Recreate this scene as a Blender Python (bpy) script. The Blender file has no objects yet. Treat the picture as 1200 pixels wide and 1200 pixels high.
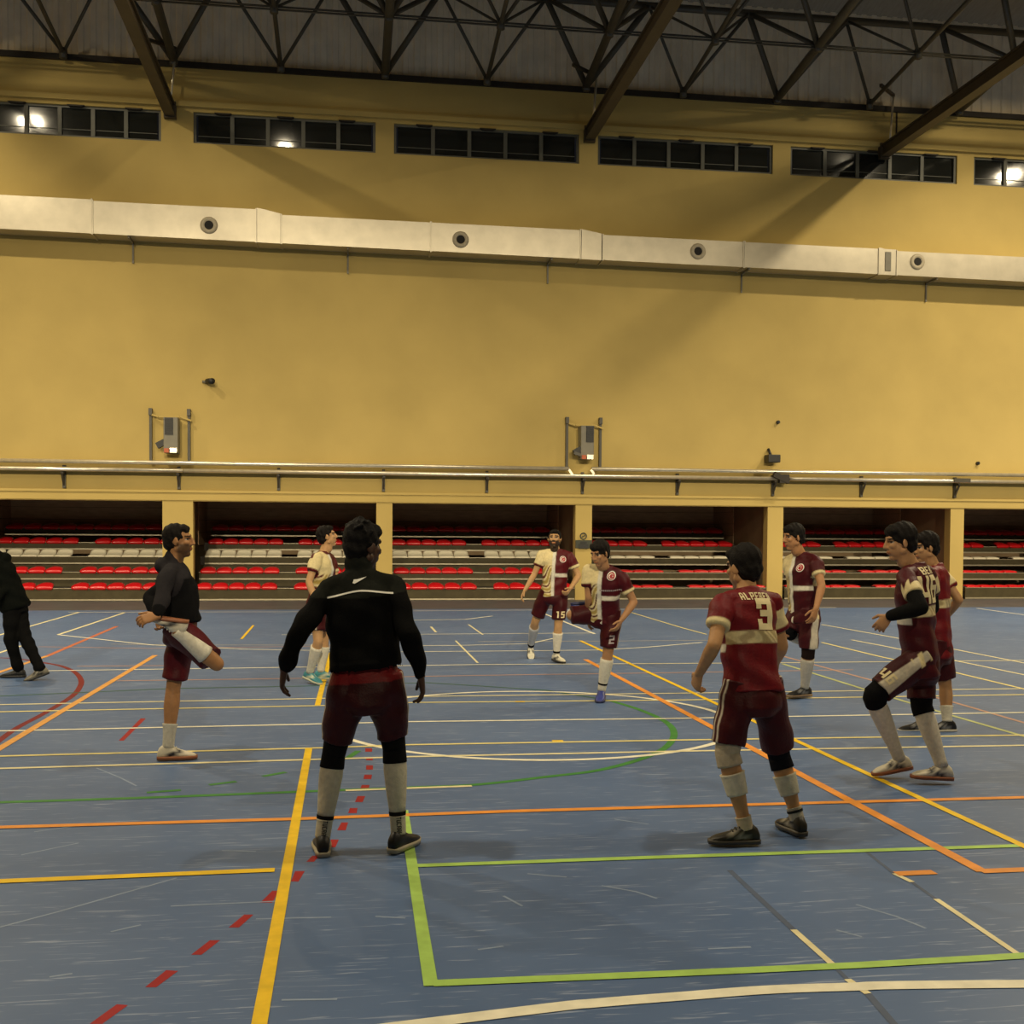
import bpy, bmesh, math, random
import numpy as np
from mathutils import Vector, Matrix
from mathutils.bvhtree import BVHTree
random.seed(4); RNG = np.random.RandomState(7)
S = bpy.context.scene; COL = S.collection

# ------------------------------------------------------------------ camera, world, lights, exposure
FOC, YAW, PITCH, ROLL, PPY, EYE = 1332.02, .14393, -.03216, .00635, 665.94, 1.7
def cam_axes():
    cy, sy, cp, sp = math.cos(YAW), math.sin(YAW), math.cos(PITCH), math.sin(PITCH)
    w = np.array([sy*cp, cy*cp, sp]); r = np.array([cy, -sy, 0.]); u = np.cross(r, w)
    c, s = math.cos(ROLL), math.sin(ROLL)
    return c*r+s*u, -s*r+c*u, w
CR, CU, CW = cam_axes()
def at(x, y, Y):                     # the world point at depth Y that lies behind a pixel of the photograph
    d = CW+(x-600)/FOC*CR-(y-PPY)/FOC*CU
    return np.array([0, 0, EYE])+d*(Y/d[1])
cd = bpy.data.cameras.new('camera'); cam = bpy.data.objects.new('camera', cd); COL.objects.link(cam)
cd.sensor_width = 36; cd.lens = FOC*36/1200; cd.shift_y = (PPY-600)/1200; cd.clip_start = .05; cd.clip_end = 200
cam.matrix_world = Matrix(((CR[0], CU[0], -CW[0], 0), (CR[1], CU[1], -CW[1], 0), (CR[2], CU[2], -CW[2], EYE), (0, 0, 0, 1)))
S.camera = cam
S.view_settings.view_transform = 'Standard'; S.view_settings.look = 'None'; S.view_settings.gamma = 1
S.view_settings.exposure = 0.0; S.view_settings.use_curve_mapping = False
S.cycles.use_denoising = True; S.cycles.max_bounces = 6; S.cycles.diffuse_bounces = 4; S.cycles.sample_clamp_indirect = 4
wd = bpy.data.worlds.new('night'); S.world = wd; wd.use_nodes = True
wd.node_tree.nodes['Background'].inputs[0].default_value = (.006, .006, .007, 1)
def lamp(x, y, z, power, size=.55):
    l = bpy.data.lights.new('floodlight_lamp', 'AREA'); l.shape = 'DISK'; l.size = size; l.energy = power; l.spread = math.radians(169); l.color = (1, .84, .56)
    o = bpy.data.objects.new('floodlight_lamp', l); COL.objects.link(o); o.location = (x, y, z); return o
LW = 900
for x, y, k in ((-9.5, 19.7, 1.3), (16.7, 19.7, 1.65), (22.4, 19.7, 1.3), (-17, 19.7, .8),
                (-5, 6, .6), (5.5, 6, .45), (15, 6, .6), (-14, 6, .3)):
    lamp(x, y, 14.0, LW*k)
lamp(-1.9, 20.5, 13.4, LW*.2, .3)
for x, k in ((-8, .29), (1, .25), (10, .25), (20, .29)):            # floodlights at the far end of the hall, aimed at the stands
    l = lamp(x, -13, 12.5, LW*k); l.data.spread = math.radians(34)
    l.rotation_euler = (Vector((x, 28, .3))-l.location).to_track_quat('-Z', 'Y').to_euler()

# ------------------------------------------------------------------ helpers
def tag(o, label=None, cat=None, group=None, kind=None):
    if label: o['label'] = label
    if cat: o['category'] = cat
    if group: o['group'] = group
    if kind: o['kind'] = kind
    return o
def link(name, me, mat=None, parent=None):
    o = bpy.data.objects.new(name, me); COL.objects.link(o)
    if mat is not None and me is not None and len(me.materials) == 0: me.materials.append(mat)
    if parent is not None: o.parent = parent
    return o
def empty(name, loc, label=None, cat=None, group=None, kind=None):
    o = bpy.data.objects.new(name, None); COL.objects.link(o); o.location = loc; o.empty_display_size = .2
    return tag(o, label, cat, group, kind)
class MB:                            # collects simple solids, builds them as one mesh
    def __init__(s): s.v = []; s.f = []
    def add(s, v, f):
        n = len(s.v); s.v += [tuple(map(float, p)) for p in v]; s.f += [tuple(i+n for i in q) for q in f]; return s
    def box(s, x0, x1, y0, y1, z0, z1):
        return s.add([(x0,y0,z0),(x1,y0,z0),(x1,y1,z0),(x0,y1,z0),(x0,y0,z1),(x1,y0,z1),(x1,y1,z1),(x0,y1,z1)],
                     [(0,3,2,1),(4,5,6,7),(0,1,5,4),(1,2,6,5),(2,3,7,6),(3,0,4,7)])
    def bar(s, p, q, w, h=None, up=(0,0,1)):      # a square bar from p to q
        h = h or w; p = np.array(p, float); q = np.array(q, float); d = q-p; d /= np.linalg.norm(d)
        a = np.cross(d, up); a = a/np.linalg.norm(a) if np.linalg.norm(a) > 1e-4 else np.array([1., 0, 0]); b = np.cross(a, d)
        v = [c+i*a*w/2+j*b*h/2 for c in (p, q) for i, j in ((-1,-1),(1,-1),(1,1),(-1,1))]
        return s.add(v, [(0,1,2,3),(7,6,5,4),(0,4,5,1),(1,5,6,2),(2,6,7,3),(3,7,4,0)])
    def rod(s, p, q, r, n=8, r2=None):
        v, f = tube([p, q], [r, r if r2 is None else r2], n); return s.add(v, f)
    def build(s, name, mat, parent=None, smooth=False, loc=None, bevel=0):
        v = s.v
        if parent is not None or loc is not None:
            o = np.array(loc if loc is not None else (0, 0, 0)); v = [tuple(np.array(p)-o) for p in v]
        me = bpy.data.meshes.new(name); me.from_pydata(v, [], s.f); me.update()
        if bevel:
            bm = bmesh.new(); bm.from_mesh(me)
            bmesh.ops.bevel(bm, geom=list(bm.edges), offset=bevel, segments=2, affect='EDGES', profile=.6)
            bm.to_mesh(me); bm.free()
        if smooth: me.polygons.foreach_set('use_smooth', [True]*len(me.polygons))
        ob = link(name, me, mat, parent)
        return ob
def kids_at(o, loc):                 # children are built in world coordinates; keep them there under a moved parent
    o.location = loc
    M = Matrix.Translation(Vector(loc)).inverted()
    for c in o.children: c.matrix_parent_inverse = M
def norm(v): v = np.asarray(v, float); return v/max(1e-9, np.linalg.norm(v))
def frame(d):
    d = norm(d); a = np.cross(d, (0, 0, 1)) if abs(d[2]) < .95 else np.cross(d, (0, 1, 0)); a = norm(a); return a, np.cross(d, a)
def tube(pts, rads, n=12, caps=True):
    pts = [np.asarray(p, float) for p in pts]; v = []; f = []; a = None
    for i, p in enumerate(pts):
        d = norm(pts[min(i+1, len(pts)-1)]-pts[max(i-1, 0)])
        if a is None: a, b = frame(d)
        else: a = norm(a-d*np.dot(a, d)); b = np.cross(d, a)
        for k in range(n):
            t = 2*math.pi*k/n; v.append(p+rads[i]*(math.cos(t)*a+math.sin(t)*b))
    for i in range(len(pts)-1):
        for k in range(n): f.append((i*n+k, i*n+(k+1) % n, (i+1)*n+(k+1) % n, (i+1)*n+k))
    if caps: f.append(tuple(range(n-1, -1, -1))); f.append(tuple(range((len(pts)-1)*n, len(pts)*n)))
    return v, f

# ------------------------------------------------------------------ materials
def mat(name, base, rough=.6, noise=0, nscale=20, metal=0, bump=0, bscale=60, spec=.5, attr=None, stretch=None):
    m = bpy.data.materials.new(name); m.use_nodes = True; nt = m.node_tree; N = nt.nodes; K = nt.links; b = N['Principled BSDF']
    b.inputs['Roughness'].default_value = rough; b.inputs['Metallic'].default_value = metal; b.inputs['Specular IOR Level'].default_value = spec
    src = None
    if attr:
        a = N.new('ShaderNodeAttribute'); a.attribute_name = attr; src = a.outputs['Color']
    else: b.inputs['Base Color'].default_value = (*base, 1)
    tc = N.new('ShaderNodeTexCoord'); vec = tc.outputs['Object']
    if stretch:
        mp = N.new('ShaderNodeMapping'); mp.inputs['Scale'].default_value = stretch; K.new(vec, mp.inputs[0]); vec = mp.outputs[0]
    if noise:
        n = N.new('ShaderNodeTexNoise'); n.inputs['Scale'].default_value = nscale; n.inputs['Detail'].default_value = 6; K.new(vec, n.inputs['Vector'])
        mr = N.new('ShaderNodeMapRange'); mr.inputs[1].default_value = .3; mr.inputs[2].default_value = .7
        mr.inputs[3].default_value = 1-noise; mr.inputs[4].default_value = 1+noise; K.new(n.outputs[0], mr.inputs[0])
        mx = N.new('ShaderNodeMix'); mx.data_type = 'RGBA'; mx.blend_type = 'MULTIPLY'; mx.inputs[0].default_value = 1
        if src: K.new(src, mx.inputs[6])
        else: mx.inputs[6].default_value = (*base, 1)
        K.new(mr.outputs[0], mx.inputs[7]); src = mx.outputs[2]
    if src: K.new(src, b.inputs['Base Color'])
    if bump:
        n2 = N.new('ShaderNodeTexNoise'); n2.inputs['Scale'].default_value = bscale; n2.inputs['Detail'].default_value = 4; K.new(vec, n2.inputs['Vector'])
        bp = N.new('ShaderNodeBump'); bp.inputs['Strength'].default_value = bump; bp.inputs['Distance'].default_value = .01
        K.new(n2.outputs[0], bp.inputs['Height']); K.new(bp.outputs[0], b.inputs['Normal'])
    return m
M = {}
M['wall'] = mat('ochre_plaster', (.495, .37, .128), .85, .07, .7, bump=.15, bscale=25, spec=.2)
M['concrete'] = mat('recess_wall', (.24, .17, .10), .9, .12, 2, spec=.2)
M['ceiling'] = mat('roof_sheet', (.34, .30, .24), .7, .1, 3, spec=.3, stretch=(6, 1, 1))
M['clad'] = mat('ribbed_cladding', (.86, .75, .58), .7, .08, 2.5, spec=.3)
M['trimdark'] = mat('dark_trim', (.022, .016, .01), .7, .2, 5)
M['steel'] = mat('painted_steel', (.060, .054, .040), .5, .15, 4)
M['beam'] = mat('brown_steel', (.050, .036, .020), .55, .15, 4)
M['pipe'] = mat('galvanised_pipe', (.80, .74, .60), .30, .1, 8, metal=.75)
M['duct'] = mat('duct_sheet', (.50, .455, .36), .36, .08, 3, metal=.7, bump=.1, bscale=6)
M['ductdark'] = mat('vent_throat', (.008, .007, .006), .8, .1)
M['ductring'] = mat('vent_ring', (.42, .36, .25), .5, .1, 20)
M['alu'] = mat('window_frame', (.10, .10, .08), .5, .1, 10)
M['glass'] = mat('night_glass', (.012, .013, .011), .07, .1, 2, spec=.6)
M['fascia'] = mat('olive_fascia', (.060, .049, .024), .6, .15, 5, spec=.2)
M['tread'] = mat('dark_tread', (.03, .025, .018), .8, .15, 5)
M['nosing'] = mat('silver_nosing', (.36, .32, .23), .4, .1, 9, metal=.4)
M['redseat'] = mat('red_plastic', (.55, .008, .012), .28, .05, 6)
M['whiteseat'] = mat('cream_plastic', (.96, .90, .70), .35, .05, 6)
M['board'] = mat('brown_board', (.48, .31, .18), .7, .15, 3, spec=.3, stretch=(1, 6, 6))
M['black'] = mat('black_plastic', (.01, .01, .01), .5, .1)
M['grey'] = mat('grey_enamel', (.17, .155, .115), .5, .1, 8)
M['orange'] = mat('orange_plastic', (.45, .09, .02), .5, .1, 8)
M['sign'] = mat('dark_sign', (.04, .045, .03), .6, .1, 8)
LC = dict(yellow=(.92, .60, .02), lime=(.42, .66, .15), orange=(.86, .33, .06), peach=(.78, .38, .10), salmon=(.55, .16, .08), cream=(.84, .76, .46), white=(.92, .88, .70),
          pale=(.45, .42, .38), pink=(.50, .30, .24), yellowpale=(.86, .74, .30), limepale=(.50, .55, .24), scuff=(.28, .36, .52), dark=(.088, .12, .20), green=(.05, .24, .05), greendark=(.035, .12, .07), maroon=(.20, .006, .014), red=(.36, .004, .012))
for k, c in LC.items(): M['line_'+k] = mat('line_paint_'+k, c, .5, .12, 9, spec=.3)
M['skin'] = mat('skin', None, .5, .06, 30, attr='col', spec=.3)
M['cloth'] = mat('jersey_cloth', None, .50, .10, 40, attr='col', bump=.25, bscale=90, spec=.22)
M['dull'] = mat('cotton_cloth', None, .85, .10, 40, attr='col', bump=.3, bscale=120, spec=.06)
M['hair'] = mat('hair', None, .6, .3, 60, attr='col', bump=.6, bscale=150, spec=.10)
M['leather'] = mat('shoe_leather', None, .45, .08, 30, attr='col', spec=.4)
M['print'] = mat('print_cream', (.80, .68, .38), .6, .06, 30)
M['printblack'] = mat('print_black', (.012, .012, .012), .7, .06, 30)
M['printwhite'] = mat('print_white', (.80, .78, .70), .5, .06, 30)
M['printred'] = mat('print_red', (.40, .015, .02), .6, .06, 30)
M['printgrey'] = mat('print_grey', (.42, .36, .36), .6, .06, 30)

def floor_material():
    m = bpy.data.materials.new('blue_sports_floor'); m.use_nodes = True; nt = m.node_tree; N = nt.nodes; K = nt.links; b = N['Principled BSDF']
    tc = N.new('ShaderNodeTexCoord')
    n1 = N.new('ShaderNodeTexNoise'); n1.inputs['Scale'].default_value = .6; n1.inputs['Detail'].default_value = 8; n1.inputs['Roughness'].default_value = .65
    K.new(tc.outputs['Object'], n1.inputs['Vector'])
    r1 = N.new('ShaderNodeValToRGB'); r1.color_ramp.elements[0].position = .3; r1.color_ramp.elements[0].color = (.080, .143, .300, 1)
    r1.color_ramp.elements[1].position = .75; r1.color_ramp.elements[1].color = (.118, .194, .375, 1); K.new(n1.outputs[0], r1.inputs[0])
    last = r1.outputs[0]
    for ang, sc, lo, amt in ((.22, (1.5, 26, 1), .63, .55), (-.45, (1.9, 34, 1), .635, .6), (1.15, (2.4, 38, 1), .645, .5), (.7, (.8, 1.6, 1), .66, .16)):   # worn streaks left by shoes
        mp = N.new('ShaderNodeMapping'); mp.inputs['Rotation'].default_value = (0, 0, ang); mp.inputs['Scale'].default_value = sc
        K.new(tc.outputs['Object'], mp.inputs[0])
        n = N.new('ShaderNodeTexNoise'); n.inputs['Scale'].default_value = 1.6; n.inputs['Detail'].default_value = 5; n.inputs['Distortion'].default_value = .6; K.new(mp.outputs[0], n.inputs['Vector'])
        mr = N.new('ShaderNodeMapRange'); mr.inputs[1].default_value = lo; mr.inputs[2].default_value = lo+.07; mr.inputs[3].default_value = 0; mr.inputs[4].default_value = amt; K.new(n.outputs[0], mr.inputs[0])
        mx = N.new('ShaderNodeMix'); mx.data_type = 'RGBA'; mx.inputs[7].default_value = (.46, .54, .72, 1)
        K.new(mr.outputs[0], mx.inputs[0]); K.new(last, mx.inputs[6]); last = mx.outputs[2]
    K.new(last, b.inputs['Base Color']); b.inputs['Roughness'].default_value = .42; b.inputs['Specular IOR Level'].default_value = .35
    return m
M['floor'] = floor_material()
M['border'] = mat('floor_border', (.10, .095, .10), .5, .15, 2, spec=.35)

# ------------------------------------------------------------------ hall shell
D = 28.0
XL, XR, YF = -21.5, 33.5, -20.0
OPEN = [(-8.9, -4.36), (-3.65, .70), (1.09, 5.66), (6.08, 10.69), (11.11, 15.72), (16.10, 20.6)]
WIN = [(-8.2, -4.36), (-3.62, .66), (1.10, 5.68), (6.15, 10.70), (11.17, 15.72), (16.19, 20.6)]
ZO, ZW0, ZW1, ZT = 2.38, 10.84, 11.57, 12.58
w = MB(); T = .3
w.box(XL, XR, D, D+T, ZO, ZW0); w.box(XL, XR, D, D+T, ZW1, ZT)
def piers(sp, z0, z1):
    x = XL
    for a, b in sp:
        w.box(x, a, D, D+T, z0, z1); x = b
    w.box(x, XR, D, D+T, z0, z1)
piers(OPEN, 0, ZO); piers(WIN, ZW0, ZW1)
wall = tag(w.build('wall_back', M['wall']), kind='structure')
def struct(name, mb, m, **k): return tag(mb.build(name, m, **k), kind='structure')
struct('wall_left', MB().box(XL-.3, XL, YF, D+T, 0, 18), M['wall'])
struct('wall_right', MB().box(XR, XR+.3, YF, D+T, 0, 18), M['wall'])
struct('wall_front', MB().box(XL, XR, YF-.3, YF, 0, 18), M['wall'])
fl = struct('floor', MB().box(XL, XR, YF, 24.75, -.1, 0), M['floor'])
bs = MB().box(XL, XR, 24.75, 33, -.1, 0).build('border_strip', M['border'], fl)
ce = MB(); ce.add([(XL,28.4,15.0),(XR,28.4,15.0),(XR,7,18.3),(XL,7,18.3),(XL,YF,15),(XR,YF,15),(XL,28.4,15.2),(XR,28.4,15.2),(XR,7,18.5),(XL,7,18.5),(XL,YF,15.2),(XR,YF,15.2)],
    [(0,1,2,3),(3,2,5,4),(6,9,8,7),(9,10,11,8),(0,6,7,1),(4,5,11,10)])
struct('ceiling', ce, M['ceiling'])
up = MB(); x = XL                      # ribbed sheet above the plaster wall
while x < XR:
    up.add([(x,28.12,ZT),(x+.11,28.12,ZT),(x+.14,28.08,ZT),(x+.25,28.08,ZT),(x+.28,28.12,ZT)]+[(x,28.12,15.2),(x+.11,28.12,15.2),(x+.14,28.08,15.2),(x+.25,28.08,15.2),(x+.28,28.12,15.2)],
           [(i,i+1,i+6,i+5) for i in range(4)]); x += .28
struct('wall_upper', up, M['clad'])
struct('trim_1', MB().box(XL, XR, 27.93, 28.12, ZT, ZT+.13), M['trimdark'])
tl = struct('trim_2', MB().box(XL, XR, 27.90, 28, 11.66, 11.78).box(XL, XR, 27.94, 28, 11.78, 11.83), M['wall'])
struct('trim_3', MB().box(XL, XR, 27.97, 28, ZO+.02, ZO+.20).box(XL, XR, 27.94, 28, ZO+.20, ZO+.26), M['wall'])
struct('trim_4', MB().box(14.02-.02, 14.02+.02, 27.985, 28, 11.85, ZT), M['trimdark'])
# recess behind the openings
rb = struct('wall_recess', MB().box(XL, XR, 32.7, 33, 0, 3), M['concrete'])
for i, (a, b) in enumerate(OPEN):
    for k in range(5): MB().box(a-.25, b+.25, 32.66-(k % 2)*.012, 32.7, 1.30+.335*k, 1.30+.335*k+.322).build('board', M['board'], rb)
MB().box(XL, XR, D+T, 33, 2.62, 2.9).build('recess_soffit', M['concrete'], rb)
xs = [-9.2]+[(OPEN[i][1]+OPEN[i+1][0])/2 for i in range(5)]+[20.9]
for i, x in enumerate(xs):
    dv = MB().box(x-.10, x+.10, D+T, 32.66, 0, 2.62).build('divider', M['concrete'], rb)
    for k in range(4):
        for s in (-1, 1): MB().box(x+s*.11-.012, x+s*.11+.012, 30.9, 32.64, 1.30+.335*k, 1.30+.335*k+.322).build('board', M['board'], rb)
# clerestory windows
for i, (a, b) in enumerate(WIN):
    wn = struct('window_%d' % (i+1), MB().box(a, b, 28.06, 28.12, ZW0, ZW0+.05).box(a, b, 28.06, 28.12, ZW1-.05, ZW1).box(a, a+.06, 28.06, 28.12, ZW0+.05, ZW1-.05).box(b-.06, b, 28.06, 28.12, ZW0+.05, ZW1-.05), M['alu'])
    n = 5; g = (b-a-.12)/n
    for k in range(n):
        x0 = a+.06+g*k
        MB().box(x0+.04, x0+g-.04, 28.105, 28.118, ZW0+.05, ZW1-.05).build('pane', M['glass'], wn)
        if k: MB().box(x0-.045, x0+.045, 28.05, 28.125, ZW0+.05, ZW1-.05).build('mullion', M['alu'], wn)
        sm = MB().box(x0+.04, x0+g-.04, 28.09, 28.103, ZW0+.19, ZW0+.205).build('glazing_bar', M['alu'], wn)
    for f in (.16, .5, .84):  # dark blocks stand in for the oval shadows along the window top
        x0 = a+f*(b-a); v = []
        MB().add([(x0-.2,27.96,ZW1+.0),(x0+.2,27.96,ZW1),(x0+.14,27.96,ZW1-.035),(x0-.14,27.96,ZW1-.035),(x0-.2,28.1,ZW1),(x0+.2,28.1,ZW1),(x0+.14,28.1,ZW1-.035),(x0-.14,28.1,ZW1-.035)],
                 [(0,3,2,1),(4,5,6,7),(0,1,5,4),(1,2,6,5),(2,3,7,6),(3,0,4,7)]).build('shadow_block', M['trimdark'], wn)

# ------------------------------------------------------------------ roof frame
sf = empty('space_frame', (0, 0, 0), 'dark steel space frame of slender struts under the roof', 'roof frame')
NX = [.88+2.46*k for k in range(-5, 9)]; NY = [27.78-2.48*j for j in range(4)]
def nz(Y): return 12.66+.105*(27.78-Y)
H = 1.35; TX = [x+1.23 for x in NX]; TY = [26.54-2.48*j for j in range(4)]
for k, x in enumerate(NX):
    r = .10 if k % 2 == 1 else .05
    MB().rod((x, NY[0]+.1, nz(NY[0])), (x, NY[-1], nz(NY[-1])), r, 8).build('chord', M['steel'], sf, True)
for j, y in enumerate(NY):
    if j: MB().rod((NX[0], y, nz(y)-.03), (NX[-1], y, nz(y)-.03), .022, 6).rod((NX[0], y, nz(y)+.03), (NX[-1], y, nz(y)+.03), .022, 6).build('chord', M['steel'], sf, True)
for j, y in enumerate(TY[:3]):
    MB().rod((TX[0], y, nz(y)+H), (TX[-1], y, nz(y)+H), .09, 8).build('chord', M['steel'], sf, True)
for j in range(3):
    for k, x in enumerate(NX):
        thick = .075 if k % 2 == 1 else .042
        for sx in (-1, 1):
            for sy in (-1, 1):
                if j == 0 and sy == 1: continue
                tx, ty = x+1.23*sx, NY[j]+1.24*sy
                MB().rod((x, NY[j], nz(NY[j])), (tx, ty, nz(ty)+H), thick*(1 if sy < 0 else .8), 6).build('strut', M['steel'], sf, True)
        MB().rod((x, NY[j]-.0, nz(NY[j])-.11), (x, NY[j], nz(NY[j])+.11), .09, 8).build('node', M['steel'], sf, True)
for i, (x, nm) in enumerate(((-4.14, 'left end of the hall, above the first pillar'), (5.92, 'middle of the hall, between third and fourth windows'), (13.67, 'right, ending over the fifth window'))):
    bm_ = empty('roof_beam', (x, 27.9, 11.5), 'long dark brown steel beam running to the wall, '+nm, 'beam', 'roof beams')
    o1 = MB().box(x-.07, x+.07, 12, 27.86, 11.42, 11.68).build('web', M['beam'], bm_)
    o2 = MB().box(x-.12, x+.12, 12, 27.86, 11.40, 11.44).build('flange', M['beam'], bm_); o3 = MB().box(x-.12, x+.12, 12, 27.86, 11.66, 11.70).build('flange', M['beam'], bm_)
    dx = {0: .16, 1: .12, 2: .12}[i]
    MB().rod((x+.03, 27.72, 11.6), (x+dx, 27.72, 12.9), .03, 6).build('hanger', M['pipe'], bm_, True)
    MB().bar((x+dx, 27.72, 12.9), (x+dx-.75, 26.9, 12.8), .07).build('brace', M['beam'], bm_)
    MB().box(x-.14, x+.14, 27.86, 28, 11.36, 11.74).build('end_plate', M['beam'], bm_)
    kids_at(bm_, (x, 27.9, 11.5))

# ------------------------------------------------------------------ air duct
du = empty('air_duct', (4, 27.6, 8.4), 'long silver rectangular ventilation duct stepping down along the ochre wall', 'duct')
def dz0(x): return 8.48-.010*(x+7.8)
SEC = [(-9.5, -5.80, 9.25), (-5.78, -2.12, 9.20), (-1.54, 1.95, 9.075), (1.97, 5.59, 9.055), (6.15, 9.72, 8.945), (9.75, 13.28, 8.925), (13.76, 19.5, 8.87)]
Y0, Y1 = 27.35, 27.9
for a, b, zt in SEC:
    v = [(a,Y0,dz0(a)),(b,Y0,dz0(b)),(b,Y1,dz0(b)),(a,Y1,dz0(a)),(a,Y0,zt),(b,Y0,zt-.02),(b,Y1,zt-.02),(a,Y1,zt)]
    MB().add(v, [(0,3,2,1),(4,5,6,7),(0,1,5,4),(1,2,6,5),(2,3,7,6),(3,0,4,7)]).build('duct_section', M['duct'], du)
    for xx, zz in ((a, zt), (b, zt-.02)):
        MB().box(xx-.012, xx+.012, Y0-.025, Y1, dz0(xx)-.025, zz+.02).build('flange', M['duct'], du)
for a, b, za, zb in ((-2.1, -1.56, 9.21, 9.10), (5.62, 6.12, 9.06, 8.97), (13.30, 13.74, 8.935, 8.90)):
    m_ = (a+b)/2
    v = [(a,Y0-.01,dz0(a)-.01),(b,Y0-.01,dz0(b)-.01),(b,Y1,dz0(b)-.01),(a,Y1,dz0(a)-.01),(a,Y0-.01,za),(m_-.08,Y0-.01,za-.03),(b,Y0-.01,zb),(b,Y1,zb),(m_-.08,Y1,za-.03),(a,Y1,za)]
    MB().add(v, [(0,3,2,1),(0,1,6,5,4),(2,3,9,8,7),(4,5,8,9),(5,6,7,8),(1,2,7,6),(3,0,4,9)]).build('collar', M['duct'], du)
MB().box(13.45, 13.60, Y0-.03, Y0-.005, dz0(13.5)+.09, 8.83).build('grille', M['grey'], du)
for x, z in ((-3.19, 8.76), (2.67, 8.68), (8.55, 8.645), (14.32, 8.62)):
    nv = MB(); n = 20; vs = []; fs = []
    for rr, yy in ((.20, Y0-.003), (.19, Y0-.03), (.125, Y0-.045), (.10, Y0-.02)):
        vs += [(x+rr*math.cos(2*math.pi*k/n), yy, z+rr*math.sin(2*math.pi*k/n)) for k in range(n)]
    for r_ in range(3): fs += [(r_*n+k, r_*n+(k+1) % n, (r_+1)*n+(k+1) % n, (r_+1)*n+k) for k in range(n)]
    nz_ = nv.add(vs, fs).build('nozzle', M['ductring'], du, True)
    MB().rod((x, Y0-.022, z), (x, Y0-.004, z), .112, 20).build('throat', M['ductdark'], nz_)
for x in (-5.0, -.0, 4.9, 9.9, 14.9):
    MB().box(x-.02, x+.02, 27.4, 27.98, dz0(x)-.05, dz0(x)-.01).box(x-.02, x+.02, 27.95, 27.98, dz0(x)-.5, dz0(x)-.01).build('bracket', M['grey'], du)
for o in list(du.children):
    pass
kids_at(du, (4, 27.6, 8.4))

# ------------------------------------------------------------------ rail pipes above the openings
def rail(name, z, spans, label, nm):
    e = empty(name, (4, 27.7, z), label, 'pipe', nm)
    for a, b in spans: MB().rod((a, 27.7, z), (b, 27.7, z), .05, 10).build('pipe_length', M['pipe'], e, True)
    return e
ra = rail('wall_pipe', 3.27, [(-10, 5.42), (6.0, 20)], 'upper silver pipe along the wall, interrupted below the middle control box', 'wall pipes')
rb2 = rail('wall_pipe', 3.09, [(-10, -3.85), (-3.83, 10.85), (11.05, 20)], 'lower silver pipe along the wall, carried on dark brackets', 'wall pipes')
for x in (-6.58, -3.97, -1.64, .87, 3.41, 5.82, 8.27, 10.80, 13.2, 15.80):
    MB().box(x-.03, x+.03, 27.74, 28, 2.98, 3.03).box(x-.035, x+.035, 27.93, 28, 2.66, 3.2).bar((x, 27.95, 2.72), (x, 27.72, 3.0), .04).build('bracket', M['steel'], rb2)
MB().box(-10, 20, 27.72, 27.98, 3.075, 3.095).build('tray', M['steel'], rb2)
MB().bar((10.7, 27.66, 3.2), (11.1, 27.66, 3.03), .14).box(10.85, 11.1, 27.6, 27.75, 2.98, 3.2).build('clamp', M['trimdark'], rb2)
MB().bar((5.42, 27.7, 3.25), (5.5, 27.7, 3.12), .06).bar((5.98, 27.7, 3.25), (6.05, 27.7, 3.14), .06).build('elbow', M['pipe'], ra)
MB().box(15.6, 16.05, 27.62, 27.76, 3.06, 3.16).build('clamp', M['steel'], rb2)

kids_at(ra, (4, 27.7, 3.27)); kids_at(rb2, (4, 27.7, 3.09))

# ------------------------------------------------------------------ wall boxes
def wall_unit(x0, x1, bx0, bx1, label, flip):
    e = empty('control_box', ((x0+x1)/2, 27.8, 3.4), label, 'control box')
    for xx in (x0, x1):
        MB().box(xx-.03, xx+.03, 27.9, 27.98, 3.31, 4.40).box(xx-.04, xx+.04, 27.86, 27.98, 4.40, 4.56).build('post', M['steel'], e)
    MB().bar((x0, 27.9, 4.42), (x0+.2, 27.82, 4.36), .04).bar((x0+.2, 27.82, 4.36), (x1-.2, 27.82, 4.37), .05).bar((x1-.2, 27.82, 4.37), (x1+.06, 27.86, 4.28), .04).build('cross_bar', M['wall'], e)
    w_ = bx1-bx0
    bd = MB().box(bx0, bx1, 27.6, 27.95, 3.50, 4.33).build('housing', M['grey'], e, bevel=.015)
    lx = bx0+(.04 if not flip else w_*.42)
    for k in range(9): MB().box(lx, lx+w_*.52, 27.575, 27.6, 3.93+.043*k, 3.93+.043*k+.034).build('louvre', M['black'], e)
    MB().box(lx-.01, lx+w_*.52+.01, 27.592, 27.6, 3.92, 4.32).build('louvre_plate', M['black'], e)
    MB().bar((bx0-.16, 27.7, 3.66), (bx0+.02, 27.7, 3.76), .14).build('motor', M['black'], e)
    MB().box(bx0+.02, bx0+.13, 27.55, 27.6, 3.50, 3.60).build('indicator', M['orange'], e)
    MB().box(bx0+.15, bx1-.02, 27.56, 27.6, 3.50, 3.61).build('badge', M['pipe'], e)
    if flip: MB().bar((bx0-.16, 27.66, 3.66), (bx1-.05, 27.62, 3.52), .07).build('lever', M['steel'], e)
    kids_at(e, ((x0+x1)/2, 27.8, 3.4))
wall_unit(-4.61, -3.73, -4.27, -3.94, 'grey louvred control box between two posts, above the wide left pillar', False)
wall_unit(5.41, 6.26, 5.70, 6.03, 'grey louvred control box between two posts, above the middle pillar with the dark sign', True)
sp = empty('loudspeaker', (10.72, 27.85, 3.5), 'small black loudspeaker box with a stem on the wall, right of centre', 'loudspeaker')
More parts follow.
